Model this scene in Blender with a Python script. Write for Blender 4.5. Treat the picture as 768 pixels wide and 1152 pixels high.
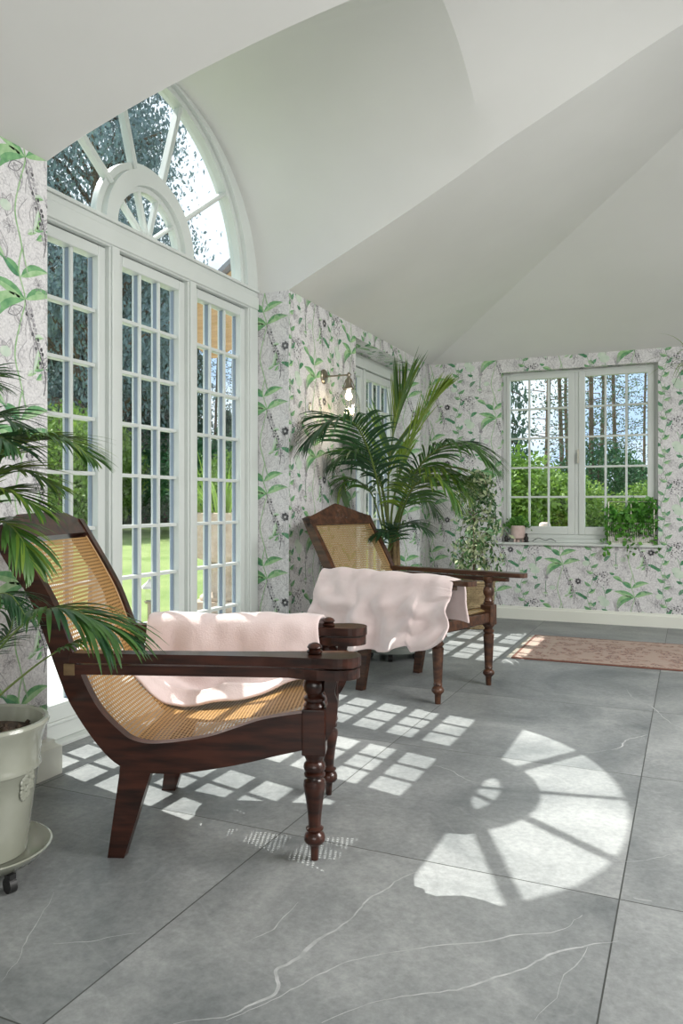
import bpy, bmesh, math, random
from mathutils import Vector, Matrix, noise
random.seed(7)
for o in list(bpy.data.objects): bpy.data.objects.remove(o)
sc = bpy.context.scene
col = sc.collection
R = math.radians

# ------------------------------------------------------------ camera
F, YAW, HOR, EYE = 872.0, 0.4225, 567.0, 1.2
CS, SN = math.cos(YAW), math.sin(YAW)
cd = bpy.data.cameras.new('camera'); cam = bpy.data.objects.new('camera', cd); col.objects.link(cam)
cam.location = (0, 0, EYE); cam.rotation_euler = (R(90), 0, YAW)
cd.sensor_fit = 'VERTICAL'; cd.sensor_height = 36.0; cd.sensor_width = 24.0
cd.lens = F / 1152 * 36.0
cd.shift_y = -(576 - HOR) / 1152
cd.clip_start = 0.05; cd.clip_end = 300
sc.camera = cam

# ------------------------------------------------------------ light
sc.view_settings.view_transform = 'Standard'; sc.view_settings.look = 'None'
sc.view_settings.gamma = 1.0; sc.view_settings.use_curve_mapping = False
sc.view_settings.exposure = 0.14
W = bpy.data.worlds.new('sky'); sc.world = W; W.use_nodes = True
nt = W.node_tree; nt.nodes.clear()
wo = nt.nodes.new('ShaderNodeOutputWorld'); bg = nt.nodes.new('ShaderNodeBackground')
tc = nt.nodes.new('ShaderNodeTexCoord'); nz = nt.nodes.new('ShaderNodeTexNoise'); cr = nt.nodes.new('ShaderNodeValToRGB')
mp = nt.nodes.new('ShaderNodeMapping'); mp.inputs['Scale'].default_value = (1, 1, 2.2)
nz.inputs['Scale'].default_value = 2.6; nz.inputs['Detail'].default_value = 6; nz.inputs['Roughness'].default_value = .55
cr.color_ramp.elements[0].position = .40; cr.color_ramp.elements[0].color = (.36, .49, .68, 1)
cr.color_ramp.elements[1].position = .54; cr.color_ramp.elements[1].color = (.66, .72, .78, 1)
nt.links.new(tc.outputs['Generated'], mp.inputs[0]); nt.links.new(mp.outputs[0], nz.inputs['Vector'])
nt.links.new(nz.outputs['Fac'], cr.inputs[0]); nt.links.new(cr.outputs[0], bg.inputs[0]); nt.links.new(bg.outputs[0], wo.inputs[0])
bg.inputs[1].default_value = 1.75

def lamp(name, kind, loc, direction, energy, color=(1, 1, 1), **k):
    l = bpy.data.lights.new(name, kind); l.energy = energy; l.color = color
    for a, b in k.items(): setattr(l, a, b)
    o = bpy.data.objects.new(name, l); col.objects.link(o); o.location = loc
    o.rotation_euler = Vector(direction).to_track_quat('-Z', 'Y').to_euler(); return o
lamp('sun', 'SUN', (-8, 3, 12), (.74, -.18, -1), 8.4, (1, .96, .9), angle=R(.35))
lamp('overhead_fill', 'AREA', (2.5, 3.4, 3.15), (-.40, .05, -1), 215, (1, .99, .97), shape='RECTANGLE', size=2.2, size_y=1.2)  # added fill from overhead, out of view; brightens floor and low walls
lamp('right_fill', 'AREA', (3.8, 3.6, 1.15), (-1, .2, -.45), 22, (1, .985, .96), shape='RECTANGLE', size=4.2, size_y=1.5)  # added soft fill from the right, with no window behind it
lamp('rear_fill', 'AREA', (.9, -1.9, 1.7), (-.12, 1, .10), 86, (1, .985, .96), shape='RECTANGLE', size=3.0, size_y=1.8)  # added fill behind the camera; lifts vault side and far hip plane
sc.cycles.caustics_reflective = False

# ------------------------------------------------------------ helpers
def at(u, v, **k):
    d = Vector((-SN + (u - 384) / F * CS, CS + (u - 384) / F * SN, -(v - HOR) / F)); o = Vector((0, 0, EYE))
    if 'D' in k: t = k['D']
    for a, i in (('X', 0), ('Y', 1), ('Z', 2)):
        if a in k: t = (k[a] - o[i]) / d[i]
    return o + d * t

class MB:
    def __init__(s): s.v = []; s.f = []; s.m = []; s.uv = {}
    def add(s, vs, fs, m=0):
        b = len(s.v); s.v += [tuple(p) for p in vs]
        for f in fs: s.f.append(tuple(b + i for i in f)); s.m.append(m)
    def box(s, x0, x1, y0, y1, z0, z1, m=0):
        s.add([(x0, y0, z0), (x1, y0, z0), (x1, y1, z0), (x0, y1, z0), (x0, y0, z1), (x1, y0, z1), (x1, y1, z1), (x0, y1, z1)],
              [(0, 3, 2, 1), (4, 5, 6, 7), (0, 1, 5, 4), (1, 2, 6, 5), (2, 3, 7, 6), (3, 0, 4, 7)], m)
    def quad(s, a, b, c, d, m=0): s.add([a, b, c, d], [(0, 1, 2, 3)], m)
    def prism(s, pts, fn, a, b, m=0):
        # pts 2D closed outline, fn(p, t) -> 3D
        n = len(pts)
        vs = [fn(p, a) for p in pts] + [fn(p, b) for p in pts]
        fs = [(i, (i + 1) % n, n + (i + 1) % n, n + i) for i in range(n)]
        s.add(vs, fs, m)
        from mathutils.geometry import tessellate_polygon
        tr = tessellate_polygon([[Vector((p[0], p[1], 0)) for p in pts]])
        s.add(vs, [tuple(t) for t in tr] + [tuple(n + i for i in reversed(t)) for t in tr], m)
    def lathe(s, prof, cx=0, cy=0, n=24, m=0, cap=True):
        vs = []; fs = []
        for r, z in prof:
            for k in range(n):
                a = 2 * math.pi * k / n; vs.append((cx + r * math.cos(a), cy + r * math.sin(a), z))
        for i in range(len(prof) - 1):
            for k in range(n):
                k2 = (k + 1) % n; fs.append((i * n + k, i * n + k2, (i + 1) * n + k2, (i + 1) * n + k))
        if cap:
            fs.append(tuple(reversed(range(n)))); fs.append(tuple((len(prof) - 1) * n + k for k in range(n)))
        s.add(vs, fs, m)
    def tube(s, path, rad, n=8, m=0):
        path = [Vector(p) for p in path]; rs = rad if isinstance(rad, (list, tuple)) else [rad] * len(path)
        vs = []; fs = []; pu = None
        for i, p in enumerate(path):
            t = (path[min(i + 1, len(path) - 1)] - path[max(i - 1, 0)]).normalized()
            if pu is None: pu = t.orthogonal().normalized()
            pu = (pu - t * pu.dot(t)).normalized(); w = t.cross(pu)
            for k in range(n):
                a = 2 * math.pi * k / n; vs.append(p + (pu * math.cos(a) + w * math.sin(a)) * rs[i])
        for i in range(len(path) - 1):
            for k in range(n):
                k2 = (k + 1) % n; fs.append((i * n + k, i * n + k2, (i + 1) * n + k2, (i + 1) * n + k))
        fs.append(tuple(reversed(range(n)))); fs.append(tuple((len(path) - 1) * n + k for k in range(n)))
        s.add(vs, fs, m)
    def build(s, name, mats, parent=None, smooth=False, bevel=0, fix=True, merge=False, seg=2):
        me = bpy.data.meshes.new(name); me.from_pydata(s.v, [], s.f)
        if not isinstance(mats, (list, tuple)): mats = [mats]
        for mt in mats: me.materials.append(mt)
        me.polygons.foreach_set('material_index', s.m)
        if fix or merge:
            b = bmesh.new(); b.from_mesh(me)
            if merge: bmesh.ops.remove_doubles(b, verts=b.verts, dist=1e-4)
            if fix: bmesh.ops.recalc_face_normals(b, faces=b.faces)
            b.to_mesh(me); b.free()
        if smooth:
            me.polygons.foreach_set('use_smooth', [True] * len(me.polygons))
            if smooth != 'all':
                try: me.set_sharp_from_angle(angle=R(38))
                except Exception: pass
        me.update()
        o = bpy.data.objects.new(name, me); col.objects.link(o)
        if parent: o.parent = parent
        if bevel:
            md = o.modifiers.new('bevel', 'BEVEL'); md.width = bevel; md.segments = seg; md.limit_method = 'ANGLE'; md.angle_limit = R(40)
            md.harden_normals = False
        return o

def tag(o, label=None, cat=None, group=None, kind=None):
    if label: o['label'] = label
    if cat: o['category'] = cat
    if group: o['group'] = group
    if kind: o['kind'] = kind
    return o
def struct(o): o['kind'] = 'structure'; return o
def empty(name, loc=(0, 0, 0), rz=0, **k):
    o = bpy.data.objects.new(name, None); col.objects.link(o); o.location = loc; o.rotation_euler = (0, 0, rz)
    o.empty_display_size = .1
    return tag(o, **k)
def copy_tree(o, parent=None):
    c = o.copy(); col.objects.link(c)
    if parent: c.parent = parent
    for ch in [x for x in col.objects if x.parent == o]: copy_tree(ch, c)
    return c
def smoothline(pts, k=6, closed=False):
    P = [Vector(p) for p in pts]; n = len(P); out = []
    rng = range(n if closed else n - 1)
    for i in rng:
        g = lambda j: P[j % n] if closed else P[max(0, min(n - 1, j))]
        p0, p1, p2, p3 = g(i - 1), g(i), g(i + 1), g(i + 2)
        for q in range(k):
            t = q / k
            out.append(.5 * ((2 * p1) + (p2 - p0) * t + (2 * p0 - 5 * p1 + 4 * p2 - p3) * t * t + (3 * p1 - p0 - 3 * p2 + p3) * t ** 3))
    if not closed: out.append(P[-1])
    return out

# ------------------------------------------------------------ materials
def mat(name, c, rough=.6, metal=0, c2=None, scale=20, bump=0, bscale=None, spec=.5, coat=0, detail=4, stretch=None, sheen=0, trans=0, rvar=None):
    m = bpy.data.materials.new(name); m.use_nodes = True; t = m.node_tree; b = t.nodes['Principled BSDF']
    b.inputs['Base Color'].default_value = (*c, 1); b.inputs['Roughness'].default_value = rough; b.inputs['Metallic'].default_value = metal
    b.inputs['Specular IOR Level'].default_value = spec; b.inputs['Coat Weight'].default_value = coat
    if sheen: b.inputs['Sheen Weight'].default_value = sheen; b.inputs['Sheen Roughness'].default_value = .4
    if c2 is not None or bump:
        tcn = t.nodes.new('ShaderNodeTexCoord'); mpn = t.nodes.new('ShaderNodeMapping')
        t.links.new(tcn.outputs['Object'], mpn.inputs[0])
        if stretch: mpn.inputs['Scale'].default_value = stretch
        n = t.nodes.new('ShaderNodeTexNoise'); n.inputs['Scale'].default_value = scale; n.inputs['Detail'].default_value = detail
        t.links.new(mpn.outputs[0], n.inputs['Vector'])
        if c2 is not None:
            r = t.nodes.new('ShaderNodeValToRGB'); r.color_ramp.elements[0].position = .35; r.color_ramp.elements[1].position = .65
            r.color_ramp.elements[0].color = (*c, 1); r.color_ramp.elements[1].color = (*c2, 1)
            t.links.new(n.outputs['Fac'], r.inputs[0]); t.links.new(r.outputs[0], b.inputs['Base Color'])
        if bump:
            n2 = n
            if bscale: n2 = t.nodes.new('ShaderNodeTexNoise'); n2.inputs['Scale'].default_value = bscale; n2.inputs['Detail'].default_value = 6; t.links.new(mpn.outputs[0], n2.inputs['Vector'])
            bp = t.nodes.new('ShaderNodeBump'); bp.inputs['Strength'].default_value = bump; bp.inputs['Distance'].default_value = .01
            t.links.new(n2.outputs['Fac'], bp.inputs['Height']); t.links.new(bp.outputs[0], b.inputs['Normal'])
    if trans:
        tr = t.nodes.new('ShaderNodeBsdfTranslucent'); mx = t.nodes.new('ShaderNodeMixShader'); mx.inputs[0].default_value = trans
        src = b.inputs['Base Color'].links[0].from_socket if b.inputs['Base Color'].links else None
        if src: t.links.new(src, tr.inputs[0])
        else: tr.inputs[0].default_value = (*c, 1)
        t.links.new(b.outputs[0], mx.inputs[1]); t.links.new(tr.outputs[0], mx.inputs[2])
        t.links.new(mx.outputs[0], t.nodes['Material Output'].inputs[0])
    return m

M = {}
M['plaster'] = mat('plaster', (.67, .67, .65), .9, bump=.06, bscale=14, c2=(.70, .70, .68), scale=1.5)
M['paint'] = mat('white_paint', (.60, .635, .61), .35, c2=(.63, .665, .64), scale=3)
M['skirting'] = mat('cream_skirting_paint', (.72, .73, .66), .4, c2=(.75, .76, .69), scale=3)
M['wood'] = mat('dark_mahogany', (.012, .0035, .002), .28, c2=(.060, .017, .009), scale=5, stretch=(1, 7, 7), bump=.04, bscale=60, coat=.15, spec=.4)
M['wood2'] = mat('aged_teak', (.030, .012, .007), .35, c2=(.10, .042, .021), scale=6, stretch=(1, 6, 6), bump=.04, bscale=60, coat=.12, spec=.4)
M['blanket'] = mat('pale_pink_fleece', (.74, .60, .585), .95, c2=(.80, .67, .655), scale=9, bump=.25, bscale=160, sheen=.4)
M['glaze'] = mat('cream_glaze', (.29, .30, .245), .12, c2=(.35, .36, .30), scale=5, coat=.5)
M['soil'] = mat('soil', (.03, .02, .014), .95, c2=(.09, .06, .04), scale=60, bump=.8)
M['leaf'] = mat('palm_leaf', (.045, .12, .025), .36, c2=(.10, .22, .045), scale=4, trans=.3)
M['leafd'] = mat('palm_leaf_dark', (.022, .075, .030), .35, c2=(.05, .14, .05), scale=4, trans=.25)
M['leafy'] = mat('palm_leaf_yellow_green', (.14, .25, .03), .4, c2=(.25, .36, .05), scale=4, trans=.4)
M['stem'] = mat('palm_stem', (.10, .17, .03), .5, c2=(.17, .21, .06), scale=8)
M['trunk'] = mat('palm_trunk', (.16, .10, .05), .8, c2=(.24, .18, .08), scale=30, bump=.4)
M['black'] = mat('black_rubber', (.015, .015, .015), .5)
M['greypot'] = mat('grey_pot', (.20, .22, .20), .5, c2=(.24, .26, .24), scale=5)
M['ficus_g'] = mat('ficus_green', (.05, .13, .04), .4, c2=(.09, .19, .06), scale=6, trans=.2)
M['ficus_w'] = mat('ficus_cream', (.42, .50, .28), .45, c2=(.55, .60, .38), scale=6, trans=.2)
M['bark'] = mat('bark', (.10, .07, .045), .9, c2=(.19, .13, .09), scale=12, bump=.4)
M['wicker'] = mat('wicker', (.26, .19, .10), .6, c2=(.42, .32, .18), scale=25)
M['pinkpot'] = mat('pink_clay', (.55, .42, .38), .7, c2=(.62, .49, .45), scale=20)
M['fern'] = mat('fern_leaf', (.07, .22, .03), .5, c2=(.15, .36, .06), scale=10, trans=.3)
M['ivy'] = mat('ivy_leaf', (.05, .20, .025), .4, c2=(.17, .42, .07), scale=14, trans=.25)
M['nickel'] = mat('antique_nickel', (.32, .28, .22), .3, 1)
M['stone'] = mat('garden_stone', (.42, .33, .25), .9, c2=(.55, .46, .37), scale=9, bump=.4)
M['paving'] = mat('pale_paving', (.46, .45, .42), .9, c2=(.56, .55, .52), scale=3, bump=.2)
M['lawn'] = mat('lawn', (.15, .22, .055), 1, c2=(.24, .30, .10), scale=.9, detail=8, bump=.3, bscale=30)
M['conifer'] = mat('conifer_needles', (.075, .125, .10), .8, c2=(.15, .235, .17), scale=1.2, trans=.15)  # needles lightened and blued, outdoor haze put into the colour
M['cedar'] = mat('cedar_needles', (.14, .21, .22), .8, c2=(.26, .36, .37), scale=1.2, trans=.15)  # pale blue-grey includes haze and reflection on the glass, mixed into needle colour
M['pine'] = mat('pine_needles', (.08, .13, .09), .8, c2=(.15, .22, .14), scale=1.2, trans=.2)  # distance haze mixed in by lightening the needle colour
M['shrub'] = mat('bright_shrub_leaf', (.12, .23, .03), .6, c2=(.27, .40, .08), scale=1.5, trans=.3)
M['shrubd'] = mat('dark_shrub_leaf', (.03, .11, .04), .6, c2=(.08, .22, .06), scale=1.5, trans=.2)
M['timber'] = mat('pine_timber', (.42, .24, .10), .6, c2=(.54, .33, .15), scale=6, stretch=(1, 8, 8))
M['slate'] = mat('roof_slate', (.15, .15, .17), .6, c2=(.22, .22, .24), scale=6)
M['brick'] = mat('red_brick', (.33, .16, .11), .8, c2=(.45, .25, .17), scale=6)
M['spacer'] = mat('glazing_spacer', (.22, .27, .34), .5)
M['silver'] = mat('silver_wire', (.6, .58, .5), .35, .8)
M['figure'] = mat('dark_bronze', (.03, .027, .025), .4, .3)

def glassmat(name, tint=(1, 1, 1), g=.06, strong=False):
    m = bpy.data.materials.new(name); m.use_nodes = True; t = m.node_tree; t.nodes.remove(t.nodes['Principled BSDF'])
    tr = t.nodes.new('ShaderNodeBsdfTransparent'); tr.inputs[0].default_value = (*tint, 1)
    gl = t.nodes.new('ShaderNodeBsdfGlossy'); gl.inputs['Roughness'].default_value = .02
    lw = t.nodes.new('ShaderNodeLayerWeight'); lw.inputs['Blend'].default_value = .5
    pw = t.nodes.new('ShaderNodeMath'); pw.operation = 'POWER'; pw.inputs[1].default_value = 4.0; t.links.new(lw.outputs['Facing'], pw.inputs[0])
    fr = t.nodes.new('ShaderNodeMath'); fr.operation = 'MULTIPLY_ADD'; fr.inputs[1].default_value = .7; fr.inputs[2].default_value = .025 if not strong else .05; fr.use_clamp = True; t.links.new(pw.outputs[0], fr.inputs[0])
    mx = t.nodes.new('ShaderNodeMixShader')
    t.links.new(fr.outputs[0], mx.inputs[0]); t.links.new(tr.outputs[0], mx.inputs[1]); t.links.new(gl.outputs[0], mx.inputs[2])
    t.links.new(mx.outputs[0], t.nodes['Material Output'].inputs[0]); return m
M['glass'] = glassmat('window_glass', (.96, .98, .98))
M['lampglass'] = glassmat('lamp_glass', (.97, .97, .95), strong=True)
def emis(name, c, s):
    m = bpy.data.materials.new(name); m.use_nodes = True; t = m.node_tree; b = t.nodes['Principled BSDF']
    b.inputs['Emission Color'].default_value = (*c, 1); b.inputs['Emission Strength'].default_value = s; return m
M['bulb'] = emis('bulb_glow', (1, .86, .66), 7)

# cane weave: open octagonal holes from the sheet's own UVs
def canemat(name, ca, cb):
    m = bpy.data.materials.new(name); m.use_nodes = True; t = m.node_tree; b = t.nodes['Principled BSDF']; L = t.links.new
    N = lambda k: t.nodes.new('ShaderNode' + k)
    uv = N('UVMap'); sep = N('SeparateXYZ'); L(uv.outputs[0], sep.inputs[0])
    def math_(op, a, c=None):
        q = N('Math'); q.operation = op
        for i, x in enumerate((a, c)):
            if x is None: continue
            if isinstance(x, (int, float)): q.inputs[i].default_value = x
            else: L(x, q.inputs[i])
        return q.outputs[0]
    fx = math_('ABSOLUTE', math_('SUBTRACT', math_('FRACT', sep.outputs[0]), .5))
    fy = math_('ABSOLUTE', math_('SUBTRACT', math_('FRACT', sep.outputs[1]), .5))
    mxx = math_('MAXIMUM', math_('MULTIPLY', fx, 1.2), fy)
    dg = math_('MULTIPLY', math_('ADD', fx, fy), .72)
    d = math_('MAXIMUM', mxx, dg)
    hole = math_('LESS_THAN', d, .268)
    nz = N('TexNoise'); nz.inputs['Scale'].default_value = 9; L(uv.outputs[0], nz.inputs['Vector'])
    rp = N('ValToRGB'); rp.color_ramp.elements[0].color = (*ca, 1); rp.color_ramp.elements[1].color = (*cb, 1); L(nz.outputs['Fac'], rp.inputs[0])
    L(rp.outputs[0], b.inputs['Base Color']); b.inputs['Roughness'].default_value = .38
    bmp = N('Bump'); bmp.inputs['Strength'].default_value = .6; bmp.inputs['Distance'].default_value = .003; bmp.invert = True
    L(math_('ABSOLUTE', math_('SUBTRACT', d, .41)), bmp.inputs['Height']); L(bmp.outputs[0], b.inputs['Normal'])
    tl = N('BsdfTranslucent'); L(rp.outputs[0], tl.inputs[0]); m1 = N('MixShader'); m1.inputs[0].default_value = .12
    L(b.outputs[0], m1.inputs[1]); L(tl.outputs[0], m1.inputs[2])
    tr = N('BsdfTransparent'); m2 = N('MixShader'); L(hole, m2.inputs[0]); L(m1.outputs[0], m2.inputs[1]); L(tr.outputs[0], m2.inputs[2])
    L(m2.outputs[0], t.nodes['Material Output'].inputs[0]); return m
M['cane'] = canemat('honey_cane', (.36, .185, .055), (.52, .30, .11))
M['cane2'] = canemat('aged_cane', (.26, .17, .07), (.40, .28, .13))

# floor: grey stone slabs, dark joints
def floormat():
    m = bpy.data.materials.new('grey_stone_tiles'); m.use_nodes = True; t = m.node_tree; b = t.nodes['Principled BSDF']; L = t.links.new
    N = lambda k: t.nodes.new('ShaderNode' + k)
    g = N('NewGeometry'); sep = N('SeparateXYZ'); L(g.outputs['Position'], sep.inputs[0])
    def ma(op, a, c=None):
        q = N('Math'); q.operation = op
        for i, x in enumerate((a, c)):
            if x is None: continue
            if isinstance(x, (int, float)): q.inputs[i].default_value = x
            else: L(x, q.inputs[i])
        return q.outputs[0]
    T = 1.1653
    def line(o, off):
        f = ma('FRACT', ma('DIVIDE', ma('SUBTRACT', o, off), T))
        return ma('MULTIPLY', ma('MINIMUM', f, ma('SUBTRACT', 1.0, f)), T)
    dmin = ma('MINIMUM', line(sep.outputs[0], -.1958), line(sep.outputs[1], 2.4918))
    joint = ma('LESS_THAN', dmin, .0023)
    # per tile offset
    ix = ma('FLOOR', ma('DIVIDE', ma('ADD', sep.outputs[0], .1958), T)); iy = ma('FLOOR', ma('DIVIDE', ma('SUBTRACT', sep.outputs[1], 2.4918), T))
    cb = N('CombineXYZ'); L(ix, cb.inputs[0]); L(iy, cb.inputs[1])
    wn = N('TexWhiteNoise'); L(cb.outputs[0], wn.inputs['Vector'])
    va = N('VectorMath'); va.operation = 'MULTIPLY_ADD'; L(wn.outputs['Color'], va.inputs[0]); va.inputs[1].default_value = (9, 9, 9); L(g.outputs['Position'], va.inputs[2])
    n1 = N('TexNoise'); n1.inputs['Scale'].default_value = 1.3; n1.inputs['Detail'].default_value = 9; n1.inputs['Roughness'].default_value = .62; n1.inputs['Distortion'].default_value = .6; L(va.outputs[0], n1.inputs['Vector'])
    r1 = N('ValToRGB'); e = r1.color_ramp.elements; e[0].position = .3; e[0].color = (.125, .138, .142, 1); e[1].position = .70; e[1].color = (.37, .38, .375, 1); L(n1.outputs['Fac'], r1.inputs[0])
    n2 = N('TexNoise'); n2.inputs['Scale'].default_value = 45; n2.inputs['Detail'].default_value = 8; n2.inputs['Roughness'].default_value = .7; L(va.outputs[0], n2.inputs['Vector'])
    r2 = N('ValToRGB'); r2.color_ramp.elements[0].position = .3; r2.color_ramp.elements[0].color = (.74, .74, .75, 1); r2.color_ramp.elements[1].position = .7; r2.color_ramp.elements[1].color = (1.12, 1.12, 1.12, 1); L(n2.outputs['Fac'], r2.inputs[0])
    mu = N('MixRGB'); mu.blend_type = 'MULTIPLY'; mu.inputs[0].default_value = 1; L(r1.outputs[0], mu.inputs[1]); L(r2.outputs[0], mu.inputs[2])
    # faint veining
    vn = N('TexNoise'); vn.inputs['Scale'].default_value = .9; vn.inputs['Detail'].default_value = 5; vn.inputs['Distortion'].default_value = 1.4; L(va.outputs[0], vn.inputs['Vector'])
    vv = ma('ABSOLUTE', ma('SUBTRACT', vn.outputs['Fac'], .5)); vm = N('MapRange'); vm.inputs[1].default_value = 0; vm.inputs[2].default_value = .006; vm.inputs[3].default_value = .10; vm.inputs[4].default_value = 0; L(vv, vm.inputs[0])
    m3 = N('MixRGB'); L(vm.outputs[0], m3.inputs[0]); L(mu.outputs[0], m3.inputs[1]); m3.inputs[2].default_value = (.5, .51, .51, 1)
    m4 = N('MixRGB'); L(joint, m4.inputs[0]); L(m3.outputs[0], m4.inputs[1]); m4.inputs[2].default_value = (.05, .053, .05, 1)
    L(m4.outputs[0], b.inputs['Base Color'])
    b.inputs['Roughness'].default_value = .42; b.inputs['Specular IOR Level'].default_value = .4
    bp = N('Bump'); bp.inputs['Strength'].default_value = .12; bp.inputs['Distance'].default_value = .004; L(n2.outputs['Fac'], bp.inputs['Height']); L(bp.outputs[0], b.inputs['Normal'])
    return m
M['floor'] = floormat()
M['vein'] = mat('white_stone_vein', (.50, .51, .51), .45, c2=(.33, .34, .34), scale=22)

# wallpaper ground: soft white with grey ink scribble
def papermat():
    m = bpy.data.materials.new('wallpaper_ground'); m.use_nodes = True; t = m.node_tree; b = t.nodes['Principled BSDF']; L = t.links.new
    N = lambda k: t.nodes.new('ShaderNode' + k)
    g = N('NewGeometry'); n = N('TexNoise'); n.inputs['Scale'].default_value = 14; n.inputs['Detail'].default_value = 3; n.inputs['Distortion'].default_value = 1.5; L(g.outputs['Position'], n.inputs['Vector'])
    q = N('Math'); q.operation = 'SUBTRACT'; L(n.outputs['Fac'], q.inputs[0]); q.inputs[1].default_value = .5
    a = N('Math'); a.operation = 'ABSOLUTE'; L(q.outputs[0], a.inputs[0])
    mr = N('MapRange'); mr.inputs[1].default_value = 0; mr.inputs[2].default_value = .02; mr.inputs[3].default_value = .55; mr.inputs[4].default_value = 0; L(a.outputs[0], mr.inputs[0])
    n2 = N('TexNoise'); n2.inputs['Scale'].default_value = 90; n2.inputs['Detail'].default_value = 5; L(g.outputs['Position'], n2.inputs['Vector'])
    r2 = N('ValToRGB'); r2.color_ramp.elements[0].position = .3; r2.color_ramp.elements[1].position = .7; r2.color_ramp.elements[0].color = (.57, .56, .57, 1); r2.color_ramp.elements[1].color = (.78, .77, .77, 1); L(n2.outputs['Fac'], r2.inputs[0])
    mx = N('MixRGB'); L(mr.outputs[0], mx.inputs[0]); L(r2.outputs[0], mx.inputs[1]); mx.inputs[2].default_value = (.28, .27, .29, 1)
    L(mx.outputs[0], b.inputs['Base Color']); b.inputs['Roughness'].default_value = .75; return m
M['paper'] = papermat()
pm = lambda n, c, c2: mat(n, c, .7, c2=c2, scale=25)
PAPER = [M['paper'], pm('paper_leaf_mid', (.10, .28, .12), (.21, .44, .20)), pm('paper_leaf_dark', (.05, .19, .09), (.12, .33, .17)),
         pm('paper_leaf_light', (.25, .46, .21), (.42, .60, .35)), pm('paper_ink', (.035, .035, .04), (.13, .13, .14)),
         pm('paper_grey', (.30, .29, .31), (.46, .45, .47)), pm('paper_wash', (.52, .64, .52), (.62, .70, .60))]

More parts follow.
